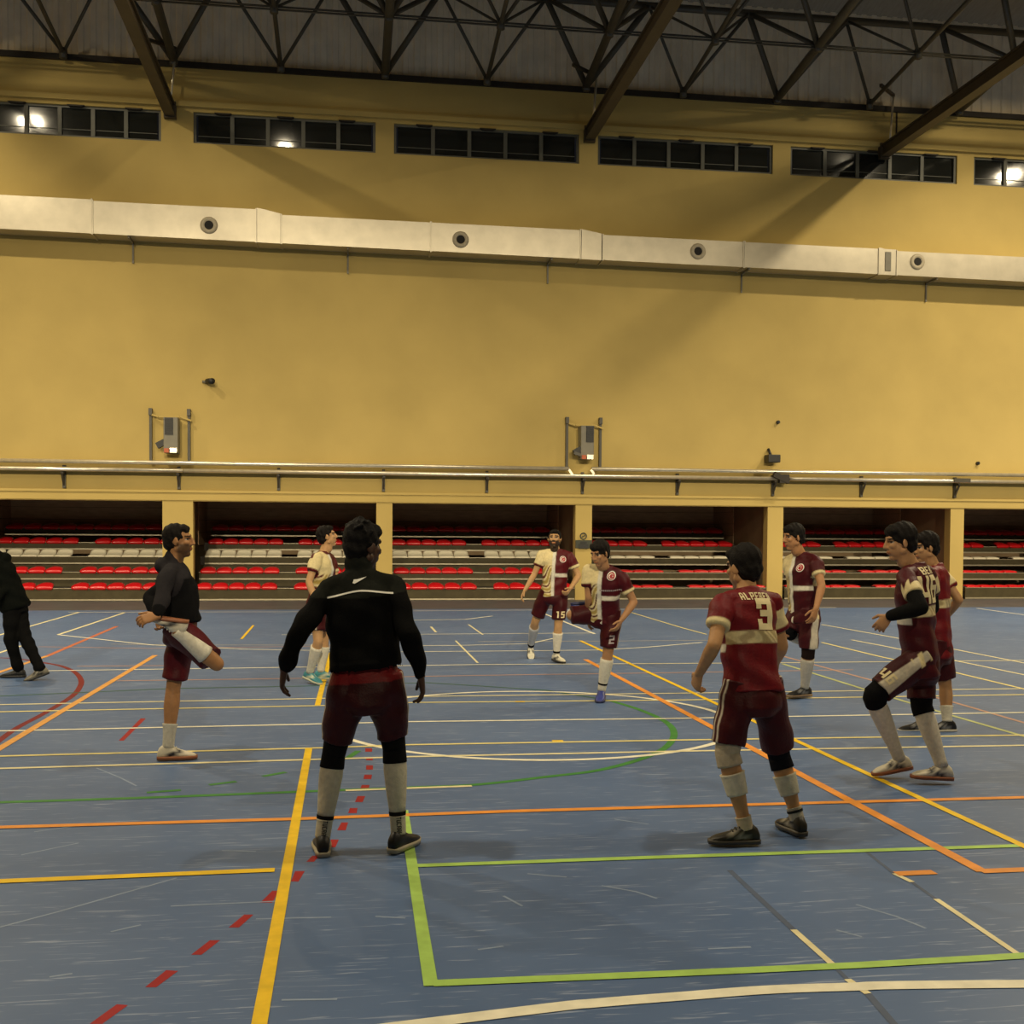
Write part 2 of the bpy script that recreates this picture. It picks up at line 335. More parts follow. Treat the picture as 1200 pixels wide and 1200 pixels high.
MB().box(10.56, 10.88, 27.65, 27.95, 3.50, 3.70).build('cabinet', M['black'], sp, bevel=.02); MB().rod((10.7, 27.85, 3.68), (10.66, 27.95, 3.86), .035, 8).build('stem', M['black'], sp, True)
kids_at(sp, (10.72, 27.85, 3.5))
cm = empty('security_camera', (-3.21, 27.9, 5.2), 'small dark security camera alone on the left part of the wall', 'camera')
MB().rod((-3.16, 27.7, 5.21), (-3.3, 27.95, 5.23), .07, 12).build('camera_body', M['black'], cm, True); MB().rod((-3.42, 27.95, 5.22), (-3.25, 27.92, 5.22), .035, 8).build('arm', M['grey'], cm, True)
kids_at(cm, (-3.21, 27.9, 5.2))
for x, z, lb in ((10.92, 4.55, 'small dark anchor plug in the wall above the loudspeaker'), (16.44, 3.58, 'small dark anchor plug in the wall at the right edge')):
    tag(MB().rod((x, 27.93, z), (x, 28, z), .045, 10).rod((x, 27.9, z), (x, 27.94, z), .03, 8).build('anchor_plug', M['black'], None), lb, 'anchor')
sg = empty('pillar_sign', (5.87, 27.97, 1.5), 'dark notice with a ring emblem on the middle pillar', 'sign')
MB().box(5.66, 6.08, 27.96, 27.99, 1.30, 1.50).build('plate', M['sign'], sg)
MB().box(5.74, 5.98, 27.945, 27.96, 1.29, 1.40).box(5.78, 5.94, 27.945, 27.96, 1.42, 1.46).build('lettering_panel', M['black'], sg)
vs = []; fs = []; n = 20
for rr in (.09, .065):
    vs += [(5.86+rr*math.cos(2*math.pi*k/n), 27.96, 1.60+rr*math.sin(2*math.pi*k/n)) for k in range(n)]
vs += [(v[0], 27.99, v[2]) for v in vs]
fs = [(k, (k+1) % n, n+(k+1) % n, n+k) for k in range(n)]+[(k, 2*n+k, 2*n+(k+1) % n, (k+1) % n) for k in range(n)]
MB().add(vs, fs).bar((5.82, 27.965, 1.58), (5.90, 27.965, 1.62), .02).build('ring', M['sign'], sg)
kids_at(sg, (5.87, 27.97, 1.5))

# ------------------------------------------------------------------ bleachers
ROW = [(27.92, .30), (28.80, .655), (29.66, 1.01), (30.5, 1.355), (31.35, 1.72)]     # front of each row, height of its deck
def seat_mesh(name, prof, wtop, m):
    nu = 9; vs = []; fs = []; npf = len(prof)
    for side in (0, 1):
        for i, (y, z, wd_) in enumerate(prof):
            a = prof[max(0, i-1)]; b = prof[min(npf-1, i+1)]; t = norm((b[0]-a[0], b[1]-a[1])); nrm = (-t[1], t[0])
            for k in range(nu):
                u = -1+2*k/(nu-1); e = 1-abs(u)**4*.12; off = -.022*side
                zz = z-.035*(abs(u)**3)*(i/(npf-1)); yy = y-.03*abs(u)**2*(i/(npf-1))
                vs.append((u*wd_/2, yy+nrm[0]*off, zz+nrm[1]*off))
    o = npf*nu
    for i in range(npf-1):
        for k in range(nu-1):
            a = i*nu+k; fs.append((a, a+1, a+nu+1, a+nu)); fs.append((o+a, o+a+nu, o+a+nu+1, o+a+1))
    for k in range(nu-1):
        fs.append((k, o+k, o+k+1, k+1)); a = (npf-1)*nu+k; fs.append((a, a+1, o+a+1, o+a))
    for i in range(npf-1):
        a = i*nu; fs.append((a, a+nu, o+a+nu, o+a)); a = i*nu+nu-1; fs.append((a, o+a, o+a+nu, a+nu))
    me = bpy.data.meshes.new(name); me.from_pydata(vs, [], fs); me.polygons.foreach_set('use_smooth', [True]*len(fs)); me.materials.append(m); return me
UP = [(0, -.015, .38), (-.01, .012, .41), (.02, .035, .418), (.09, .045, .418), (.17, .06, .415), (.26, .10, .41), (.33, .15, .395), (.37, .195, .36)]
POD = [(.03, -.055, .28), (-.015, -.035, .36), (-.03, -.005, .405), (-.022, .03, .42), (.02, .062, .415), (.1, .09, .395), (.22, .115, .36), (.30, .128, .31)]
FLAT = [(0, -.005, .38), (-.01, .02, .41), (.02, .05, .415), (.1, .065, .415), (.2, .07, .41), (.3, .065, .40), (.33, .05, .38)]
SEATM = {('r', 0): seat_mesh('seat_red', POD, 1, M['redseat']), ('w', 0): seat_mesh('seat_cream', UP, 1, M['whiteseat']),
         ('r', 1): seat_mesh('seat_red_folded', FLAT, 1, M['redseat']), ('w', 1): seat_mesh('seat_cream_folded', FLAT, 1, M['whiteseat'])}
LAB = ['in the leftmost opening behind the person in black', 'behind the man stretching his leg', 'in the opening left of the signed pillar',
       'right of the signed pillar, lower seats folded flat', 'behind the player numbered 46, lower seats folded flat', 'in the rightmost opening, lower seats folded flat']
for i, (a, b) in enumerate(OPEN):
    fold = i >= 3
    e = empty('bleacher', ((a+b)/2, 28, 0), 'stepped bleacher with red and cream seats '+LAB[i], 'bleacher', 'bleachers in the wall openings')
    x0, x1 = a+.03, b-.03
    for r, (y, z) in enumerate(ROW):
        yb = ROW[r+1][0] if r < 4 else 32.6
        MB().box(x0, x1, y+.03, yb+.03, z-.05, z-.005).build('tread', M['tread'], e)
        h = .27 if r == 0 else .165
        fa = MB().box(x0, x1, y, y+.03, z-h, z).build('fascia', M['fascia'], e)
        MB().box(x0, x1, y-.012, y+.04, z-.008, z+.006).build('nosing', M['nosing'], fa)
        MB().box(x0, x1, y-.012, y+.02, z-h-.02, z-h+.015).build('nosing', M['nosing'], fa)
        if r < 2 and not fold: MB().box(x0, x1, ROW[r+1][0]+.05, ROW[r+1][0]+.08, z, ROW[r+1][1]-.165).build('riser', M['fascia'], e)
        if r in (2, 3):
            for xx in (x0-.015, x1+.015): MB().box(xx-.05, xx+.05, y-.05, y+.1, z-.2, z+.01).build('end_bracket', M['trimdark'], e)
        c = 'w' if r == 2 else 'r'; me = SEATM[(c, 1 if fold and r < 3 else 0)]
        wdt = (x1-x0-.06); pitch = wdt/11.0 if r < 4 else wdt/10
        for k in range(10):
            xx = x0+.03+pitch*(k+.5+(1 if k >= 5 and r < 4 else 0))
            s = link('seat', me, None, e); s.location = (xx, y+.0, z+.005)
            s.scale = (pitch/.43, 1, 1)
    kids_at(e, ((a+b)/2, 28, 0))
    for c in e.children:                # seats keep their world place too
        pass

# ------------------------------------------------------------------ court markings
LINES = [
('yellow',0.055,[(-0.298,2.445),(-0.295,8.955)]),
('yellow',0.055,[(-0.285,11.14),(-0.222,15.966)]),
('lime',0.055,[(0.312,4.193),(0.341,6.885)]),
('yellow',0.055,[(3.608,17.4),(3.68,0.572)]),
('orange',0.07,[(3.146,14.824),(3.174,5.278)]),
('orange',0.07,[(3.165,5.286),(8.472,5.263)]),
('peach',0.07,[(-2.729,3.915),(-2.565,15.839)]),
('salmon',0.07,[(-3.965,15.854),(-3.991,20.642)]),
('peach',0.07,[(-4.385,8.88),(-3.965,15.854)]),
('cream',0.055,[(-5.563,13.666),(-5.413,24.191)]),
('cream',0.055,[(-4.59,19.039),(-4.492,24.018)]),
('cream',0.055,[(-4.89,11.026),(-4.673,17.273)]),
('white',0.05,[(-4.59,19.039),(-2.842,17.25),(-1.407,16.524),(-0.142,16.186)]),
('white',0.06,[(-5.627,24.178),(-1.004,24.075),(5.434,24.39),(11.152,24.809)]),
('white',0.06,[(-0.431,21.758),(1.207,21.655),(2.251,21.801),(2.89,22.649)]),
('white',0.05,[(-1.056,18.777),(1.085,18.696),(4.128,18.709)]),
('white',0.05,[(0.788,16.831),(1.675,16.822),(2.732,16.996),(3.284,17.853)]),
('white',0.05,[(0.75,15.997),(2.324,15.979),(3.568,15.993),(4.423,16.347),(5.451,16.981)]),
('pale',0.05,[(1.995,17.389),(3.861,17.311),(5.655,17.311)]),
('pale',0.05,[(-3.455,17.426),(-2.202,17.198),(-0.087,17.028)]),
('pink',0.05,[(-4.401,17.128),(-2.76,16.754),(-0.086,16.901)]),
('white',0.05,[(-3.699,14.199),(-0.544,14.298),(1.651,14.373),(3.696,14.284)]),
('pink',0.05,[(-3.31,14.638),(-2.184,14.626)]),
('pink',0.05,[(-2.554,13.194),(-0.455,13.217),(1.937,13.305),(4.253,13.336),(6.265,13.409)]),
('cream',0.05,[(3.674,14.286),(5.461,14.222),(14.076,14.171)]),
('cream',0.05,[(-8.309,11.33),(-0.204,11.614),(0.635,11.649),(3.518,11.609),(12.51,11.541)]),
('yellowpale',0.05,[(-8.218,10.924),(-0.195,11.131),(0.613,11.242),(3.375,11.134),(12.229,11.156)]),
('white',0.05,[(-7.914,9.876),(-0.176,10.07),(0.551,10.105),(3.042,10.028),(11.499,9.991)]),
('yellowpale',0.05,[(-7.591,8.756),(-0.157,8.957),(0.492,9.011),(2.723,8.971),(10.763,8.719)]),
('cream',0.05,[(-7.457,8.263),(-0.18,8.507),(0.466,8.531),(2.585,8.513),(10.483,8.316)]),
('lime',0.055,[(0.35,5.728),(1.745,5.725),(8.715,5.63)]),
('lime',0.06,[(0.323,4.216),(1.283,4.192),(1.974,4.182),(7.744,4.262)]),
('orange',0.065,[(-6.975,6.788),(-0.281,6.752),(0.993,6.786),(2.062,6.778),(9.397,6.706)]),
('orange',0.07,[(2.718,5.298),(2.925,5.301)]),
('yellow',0.065,[(-6.671,5.62),(-0.357,5.742)]),
('white',0.075,[(-1.208,3.64),(0.579,3.923),(0.896,3.962),(1.219,3.981),(1.552,3.997),(1.881,3.983),(2.211,3.96),(4.077,3.761)]),
('cream',0.05,[(8.781,20.158),(8.9,17.574),(8.893,15.794),(8.89,8.722)]),
('cream',0.05,[(8.0,17.2),(8.067,16.113),(8.105,14.389),(8.245,7.561)]),
('yellowpale',0.05,[(7.336,16.832),(7.311,14.774),(7.413,13.216),(7.315,6.389)]),
('pink',0.05,[(5.968,14.998),(6.028,12.601),(6.08,10.713),(5.998,4.336)]),
('limepale',0.05,[(5.617,14.112),(5.6,11.766),(5.621,9.853),(5.815,3.71)]),
('white',0.05,[(14.371,24.358),(13.915,16.994)]),
('yellowpale',0.04,[(5.971,23.698),(5.927,19.603),(5.958,18.335)]),
('white',0.055,[(4.047,23.299),(4.093,18.552)]),
('yellow',0.04,[(-1.631,18.087),(-1.655,20.666)]),
('cream',0.04,[(1.474,20.18),(1.479,19.064)]),
('cream',0.03,[(2.189,20.596),(2.211,18.535)]),
('cream',0.028,[(1.667,17.552),(1.672,14.56)]),
('cream',0.03,[(1.896,4.598),(1.897,4.192)]),
('cream',0.03,[(1.891,4.055),(1.907,3.916)]),
('cream',0.03,[(2.713,5.306),(2.734,5.163)]),
('cream',0.03,[(2.718,4.906),(2.693,4.218)]),
('dark',0.03,[(1.91,5.462),(1.896,4.598)]),
('dark',0.02,[(1.897,4.192),(1.891,4.055)]),
('dark',0.02,[(2.753,5.731),(2.713,5.306)]),
('dark',0.03,[(1.907,3.916),(1.878,3.642)]),
('dark',0.02,[(2.734,5.163),(2.718,4.906)]),
('cream',0.045,[(-0.009,7.46),(0.825,7.498)]),
('green',0.05,[(-1.28,7.552),(-1.073,7.601)]),
('green',0.05,[(-0.909,7.733),(-0.74,7.817)]),
('green',0.05,[(-0.575,7.96),(-0.425,8.083)]),
('green',0.05,[(-0.01,8.488),(0.087,8.808)]),
('maroon',0.06,[(-2.753,9.442),(-2.787,10.154),(-2.762,10.881),(-2.764,11.961),(-2.838,12.662),(-2.964,13.307),(-3.192,14.028),(-3.485,14.654),(-3.785,15.047),(-4.268,15.574),(-4.569,15.701)]),
('yellow',0.06,[(1.665,11.191),(1.759,11.182)]),
('yellow',0.06,[(1.649,9.043),(1.74,9.04)]),
('scuff',0.014,[(-1.477,5.045),(-1.263,5.237),(-1.048,5.45),(-0.822,5.672)]),
('scuff',0.014,[(-1.765,8.381),(-1.543,8.044),(-1.381,7.762)]),
('scuff',0.014,[(-1.679,6.175),(-1.438,6.375)]),
('scuff',0.014,[(-1.116,4.466),(-1.038,4.49)]),
('scuff',0.014,[(-0.656,6.13),(-0.476,6.092)]),
('scuff',0.014,[(0.889,5.531),(1.072,5.452)]),
('scuff',0.014,[(1.213,5.298),(1.354,5.189),(1.427,5.079)]),
('scuff',0.014,[(2.312,4.883),(2.418,4.706),(2.474,4.546)]),
('scuff',0.014,[(0.125,4.995),(0.255,4.956)]),
('scuff',0.014,[(-0.787,5.247),(-0.296,5.258)]),
('scuff',0.014,[(-0.986,4.941),(-0.876,5.012)]),
('scuff',0.014,[(-0.233,4.138),(-0.034,4.12)]),
('scuff',0.014,[(0.724,5.204),(0.789,5.05)]),
('scuff',0.014,[(2.079,4.575),(2.152,4.483)]),
('scuff',0.014,[(-1.736,6.64),(-1.447,6.793)]),
('scuff',0.014,[(-0.393,5.027),(-0.068,5.008)]),
('scuff',0.014,[(1.57,6.531),(1.74,6.392)]),
('scuff',0.014,[(0.528,4.541),(0.636,4.566)]),
('scuff',0.014,[(1.463,4.432),(1.644,4.428)]),
('green',0.06,[(-2.157,7.387),(-1.266,7.408),(-0.311,7.463),(0.411,7.503),(0.87,7.54),(1.368,7.723),(1.768,7.89),(2.173,8.242),(2.496,8.681),(2.737,9.266),(2.833,9.863),(2.778,10.556),(2.631,11.18)]),
('greendark',0.05,[(2.631,11.18),(2.114,11.976),(0.883,12.718),(-0.432,12.563),(-1.867,12.5),(-3.523,12.097)]),
]
DASHES = [
[(-0.874,4.02),(-0.831,4.015),(-0.773,4.163),(-0.814,4.176)],
[(-0.741,4.32),(-0.7,4.315),(-0.642,4.465),(-0.689,4.479)],
[(-0.616,4.631),(-0.575,4.625),(-0.519,4.781),(-0.561,4.786)],
[(-0.5,4.932),(-0.456,4.927),(-0.408,5.085),(-0.449,5.09)],
[(-0.391,5.245),(-0.337,5.239),(-0.316,5.41),(-0.348,5.414)],
[(-0.268,5.549),(-0.231,5.544),(-0.208,5.709),(-0.255,5.715)],
[(-0.206,5.871),(-0.167,5.866),(-0.143,5.972),(-0.179,5.976)],
[(-0.102,6.129),(-0.061,6.124),(-0.044,6.275),(-0.086,6.28)],
[(-0.055,6.474),(-0.007,6.469),(0.007,6.639),(-0.032,6.643)],
[(0.007,6.861),(0.058,6.855),(0.064,6.982),(0.018,6.987)],
[(0.05,7.139),(0.097,7.133),(0.116,7.293),(0.067,7.299)],
[(0.085,7.491),(0.141,7.484),(0.149,7.61),(0.098,7.616)],
[(0.112,7.799),(0.164,7.793),(0.173,7.93),(0.12,7.936)],
[(0.134,8.106),(0.183,8.1),(0.186,8.249),(0.137,8.254)],
[(0.14,8.44),(0.19,8.434),(0.192,8.546),(0.142,8.552)],
[(0.139,8.768),(0.191,8.762),(0.194,8.901),(0.141,8.907)],
[(-1.818,9.45),(-1.778,9.446),(-1.791,10.539),(-1.836,10.544)],
]
def strip(pts, wd, z):
    P = [np.array(p, float) for p in pts]; L = []; R = []
    for i in range(len(P)):
        a = P[max(0, i-1)]; b = P[min(len(P)-1, i+1)]; d = norm(b-a); nn = np.array([-d[1], d[0]])*wd/2
        L.append(P[i]+nn); R.append(P[i]-nn)
    v = [(*p, z) for p in L]+[(*p, z) for p in R]; n = len(P)
    return v, [(n+i, n+i+1, i+1, i) for i in range(n-1)]
def spline(pts, m=6):
    P = [np.array(p) for p in pts]; out = []
    for i in range(len(P)-1):
        p0, p1, p2, p3 = P[max(0, i-1)], P[i], P[i+1], P[min(len(P)-1, i+2)]
        for k in range(m):
            t = k/m; out.append(.5*((2*p1)+(-p0+p2)*t+(2*p0-5*p1+4*p2-p3)*t*t+(-p0+3*p1-3*p2+p3)*t**3))
    out.append(P[-1]); return out
ORDER = ['scuff', 'dark', 'maroon', 'greendark', 'green', 'pale', 'pink', 'salmon', 'limepale', 'cream', 'yellowpale', 'white', 'peach', 'lime', 'orange', 'yellow']
for i, (c, wd_, pts) in enumerate(LINES):
    z = .0008+.00018*ORDER.index(c)+.000008*(i % 20)
    if len(pts) > 6: pts = spline(pts)
    v, f = strip(pts, wd_, z)
    MB().add(v, f).build('court_line', M['line_'+c], fl)
for k, q in enumerate(DASHES):
    MB().add([(*p, .0007) for p in q], [(0, 1, 2, 3)]).build('dash', M['line_red'], fl)
n = 96; v, f = strip([(1.66+1.82*math.cos(2*math.pi*k/n), 10.10+1.82*math.sin(2*math.pi*k/n)) for k in range(n+1)], .06, .0024)
MB().add(v, f).build('centre_circle', M['line_white'], fl)

# ------------------------------------------------------------------ people: solids, fused skins
def roundcone(p, q, r0, r1, n=14):
    p = np.asarray(p, float); q = np.asarray(q, float); d = q-p; L = np.linalg.norm(d); d = d/L if L > 1e-6 else np.array([0, 0, 1.])
    P = []; R = []
    for t in (-.98, -.8, -.45): P.append(p+d*r0*t); R.append(r0*math.sqrt(1-t*t))
    P.append(p); R.append(r0); P.append(q); R.append(r1)
    for t in (.45, .8, .98): P.append(q+d*r1*t); R.append(r1*math.sqrt(1-t*t))
    return tube(P, R, n)
def chain(pts, rads, n=14): return [roundcone(pts[i], pts[i+1], rads[i], rads[i+1], n) for i in range(len(pts)-1)]
def ellipsoid(c, A, nu=18, nv=12):      # A rows: the three half axes
    A = np.asarray(A, float); v = []; f = []
    for i in range(nv+1):
        t = math.pi*(.02+.96*i/nv)
        for k in range(nu):
            a = 2*math.pi*k/nu; v.append(np.asarray(c)+A[0]*math.sin(t)*math.cos(a)+A[1]*math.sin(t)*math.sin(a)+A[2]*math.cos(t))
    for i in range(nv):
        for k in range(nu): f.append((i*nu+k, (i+1)*nu+k, (i+1)*nu+(k+1) % nu, i*nu+(k+1) % nu))
    f.append(tuple(range(nu))); f.append(tuple(range((nv+1)*nu-1, nv*nu-1, -1))); return v, f
def loft(rings, n=28, e=2.3):           # ring: centre, half axis a, half axis b
    v = []; f = []
    for c, a, b in rings:
        for k in range(n):
            t = 2*math.pi*k/n; ct, st = math.cos(t), math.sin(t)
            v.append(np.asarray(c)+np.sign(ct)*abs(ct)**(2/e)*np.asarray(a)+np.sign(st)*abs(st)**(2/e)*np.asarray(b))
    m = len(rings)
    for i in range(m-1):
        for k in range(n): f.append((i*n+k, i*n+(k+1) % n, (i+1)*n+(k+1) % n, (i+1)*n+k))
    f.append(tuple(range(n-1, -1, -1))); f.append(tuple(range((m-1)*n, m*n))); return v, f
def fuse(prims, voxel, smooth=4, disp=None):      # one closed skin around overlapping solids
    mb = MB()
    for v, f in prims: mb.add(v, f)
    me = bpy.data.meshes.new('tmp'); me.from_pydata(mb.v, [], mb.f)
    bm = bmesh.new(); bm.from_mesh(me); bmesh.ops.recalc_face_normals(bm, faces=bm.faces[:]); bm.to_mesh(me); bm.free()
    o = bpy.data.objects.new('tmp', me); COL.objects.link(o)
    md = o.modifiers.new('r', 'REMESH'); md.mode = 'VOXEL'; md.voxel_size = voxel
    if smooth: sm = o.modifiers.new('s', 'SMOOTH'); sm.factor = .5; sm.iterations = smooth
    ev = o.evaluated_get(bpy.context.evaluated_depsgraph_get()); r = bpy.data.meshes.new_from_object(ev)
    V = np.empty(len(r.vertices)*3, np.float32); r.vertices.foreach_get('co', V); V = V.reshape(-1, 3).astype(float)
    if disp is not None:
        Nn = np.empty(len(V)*3, np.float32); r.vertex_normals.foreach_get('vector', Nn); V = V+Nn.reshape(-1, 3)*disp(V)[:, None]
    F = np.empty(len(r.loops), np.int32); r.loops.foreach_get('vertex_index', F)
    T = np.empty(len(r.polygons), np.int32); r.polygons.foreach_get('loop_total', T)
    bpy.data.objects.remove(o); bpy.data.meshes.remove(me); bpy.data.meshes.remove(r)
    if len(T) and (T == 4).all(): F = F.reshape(-1, 4).tolist()
    else:
        s = np.cumsum(T)-T; F = F.tolist(); F = [tuple(F[a:a+t]) for a, t in zip(s, T)]
    return V, F
def skin_obj(name, parts, mat_, colf, parent=None):
    V = np.concatenate([p[0] for p in parts]); F = []; n = 0
    for v, f in parts: F += [tuple(i+n for i in q) for q in f] if n else list(f); n += len(v)
    me = bpy.data.meshes.new(name); me.from_pydata(V.tolist(), [], F); me.polygons.foreach_set('use_smooth', [True]*len(F))
    c = np.ones((len(V), 4), np.float32); c[:, :3] = colf(V)
    a = me.attributes.new('col', 'FLOAT_COLOR', 'POINT'); a.data.foreach_set('color', c.ravel())
    return link(name, me, mat_, parent)
def flat(col): return lambda V: np.tile(np.array(col, float), (len(V), 1))
def arr(p): return [(np.array([np.asarray(q) for q in p[0]], float), p[1])]
def ss(a, b, x): t = np.clip((x-a)/(b-a), 0, 1); return t*t*(3-2*t)
def paint(c, mask, col): return c*(1-mask[:, None])+np.array(col)*mask[:, None]
def sb(x, w=.007): return np.clip(.5+x/w, 0, 1)      # a soft step, one cell wide
def folds(amp, k, ax, seed):            # soft cloth folds
    r = np.random.RandomState(seed); ph = r.rand(6)*6.28
    def f(V):
        x = V@ax[0]; z = V@ax[2]; y = V@ax[1]
        w = np.sin(k*z*1.0+2.2*np.sin(9*x+ph[0])+1.5*np.sin(7*y+ph[1])+ph[2])+.7*np.sin(k*1.9*z+k*.9*x+2*np.sin(11*y+ph[3])+ph[4])+.4*np.sin(k*2.3*x+ph[5])
        return amp*w
    return f
def ray_at_len(px, py, o, L, sg):       # the point on a pixel's ray at distance L from joint o (sg: +1 farther, -1 nearer)
    d = norm(CW+(px-600)/FOC*CR-(py-PPY)/FOC*CU); e = np.array([0, 0, EYE])-o; b = np.dot(d, e); c = np.dot(e, e)-L*L; q = b*b-c
    t = -b+(sg*math.sqrt(q) if q > 0 else 0); p = np.array([0, 0, EYE])+d*t
    return p if q > 0 else o+norm(p-o)*L
def fvec(deg): a = math.radians(deg); return np.array([math.sin(a), math.cos(a), 0.]), np.array([math.cos(a), -math.sin(a), 0.])
LEG = ([0, .3, .7, 1, 1.25, 1.5, 1.8, 2], [.088, .082, .062, .053, .058, .050, .036, .034])
ARM = ([0, .3, .7, 1, 1.2, 1.6, 2], [.046, .048, .042, .039, .042, .034, .026])
def limb(a, b, c, u): return a+(b-a)*u if u <= 1 else b+(c-b)*(u-1)
def limb_chain(a, b, c, prof, s, extra=0, u0=0, u1=2, m=9):
    us = np.unique(np.r_[np.linspace(u0, u1, m), [1.] if u0 < 1 < u1 else []]); P = [limb(a, b, c, u) for u in us]
    return P, [np.interp(u, *prof)*s+extra for u in us]
def band(a, b, c, prof, s, u0, u1, extra, name, m, col, parent, nring=7, lip=0):     # sock, pad or bandage around a limb
    P, R = limb_chain(a, b, c, prof, s, extra, u0, u1, nring)
    if lip: R[0] += lip
    v, f = tube(P, R, 20)
    o = skin_obj(name, arr((v, f)), m, flat(col), parent); return o
def hand(wr, d, nrm, thumb, curl=(.35, .4, .45, .5), spread=.10, s=1.):
    d = norm(d); nrm = norm(nrm-d*np.dot(nrm, d)); t = np.cross(d, nrm); t = t if np.dot(t, thumb) > 0 else -t
    pr = [loft([(wr-d*.02*s, t*.026*s, nrm*.021*s), (wr+d*.02*s, t*.032*s, nrm*.019*s), (wr+d*.055*s, t*.041*s, nrm*.017*s), (wr+d*.088*s, t*.041*s, nrm*.014*s), (wr+d*.102*s, t*.034*s, nrm*.009*s)], 16)]
    for i, (o_, L) in enumerate(((.031, .070), (.010, .079), (-.011, .073), (-.031, .056))):
        p = wr+d*(.092-.004*abs(i-1))*s+t*o_*s; dd = norm(d+t*spread*(1.3-i)*.8); P = [p]; ang = 0
        for fr, cu in ((.46, 1), (.30, 1.15), (.24, .8)):
            ang += curl[i]*cu; q = dd*math.cos(ang)+nrm*math.sin(ang); P.append(P[-1]+q*L*fr*s)
        pr += chain(P, [.0098*s, .0092*s, .0085*s, .0075*s], 10)
    p = wr+d*.025*s+t*.027*s; q1 = norm(d*.65+t*.72+nrm*.30); q2 = norm(d*.9+t*.35+nrm*.35)
    pr += chain([p, p+q1*.040*s, p+q1*.040*s+q2*.030*s, p+q1*.040*s+q2*.055*s], [.014*s, .0115*s, .0105*s, .0085*s], 10)
    return pr
def shoe(an, toe, flip, s, col, solecol, parent, sole_h=.024, drop=.085):
    d = norm(toe); up = norm(np.array([0, 0, 1.])-d*d[2])*(-1 if flip else 1); l = np.cross(d, up); b = an-up*drop*s-d*.075*s
    prof = [(.0, .055, .020), (.012, .085, .030), (.045, .112, .036), (.085, .112, .037), (.115, .092, .040), (.155, .070, .045), (.195, .056, .047), (.235, .046, .042), (.262, .034, .030), (.276, .022, .014)]
    v = []; f = []; n = 18
    for x, h, w_ in prof:
        for k in range(n):
            t = 2*math.pi*k/n; ct, st = math.cos(t), math.sin(t)
            y = w_*np.sign(ct)*abs(ct)**.8; z = .012+(h-.012)*(.5+.5*np.sign(st)*abs(st)**.75)
            if st > 0: y *= 1-.35*(max(0, st))**2*(h > .06)
            v.append(b+d*x*s+l*y*s+up*z*s)
    m = len(prof)
    for i in range(m-1):
        for k in range(n): f.append((i*n+k, i*n+(k+1) % n, (i+1)*n+(k+1) % n, (i+1)*n+k))
    f += [tuple(range(n-1, -1, -1)), tuple(range((m-1)*n, m*n))]
    def cf(V):
        c = flat(col[0])(V)
        if len(col) > 1:
            x = (V-b)@d/s; z = (V-b)@up/s; c = paint(c, (np.abs(z-.045-(x-.12)*.35) < .011).astype(float)*((x > .07) & (x < .17)), col[1])
        return c
    o = skin_obj('shoe', arr((v, f)), M['leather'], cf, parent)
    v = []; f = []; n2 = 0
    rows = [(x, w_*1.09+.002) for x, h, w_ in prof]; rows[0] = (-.004, .024); rows[-1] = (.282, .018)
    for z in (0., sole_h*.55, sole_h):
        for x, w_ in rows: v.append(b+d*x*s+l*w_*s*(1 if z else .94)+up*z*s)
        for x, w_ in rows[::-1]: v.append(b+d*x*s-l*w_*s*(1 if z else .94)+up*z*s)
    q = 2*len(rows)
    for r in range(2):
        for k in range(q): f.append((r*q+k, r*q+(k+1) % q, (r+1)*q+(k+1) % q, (r+1)*q+k))
    f += [tuple(range(q-1, -1, -1)), tuple(range(2*q, 3*q))]
    so = skin_obj('sole', arr((v, f)), M['leather'], flat(solecol), o)
    if len(col) > 2:                    # laces
        for k in range(4):
            p = b+d*(.115+.018*k)*s+up*(.098-.012*k)*s
            lv = tube([p-l*.022*s-up*.006, p+up*.002, p+l*.022*s-up*.006], [.004]*3, 6); skin_obj('lace', arr(lv), M['leather'], flat(col[2]), o)
    return o
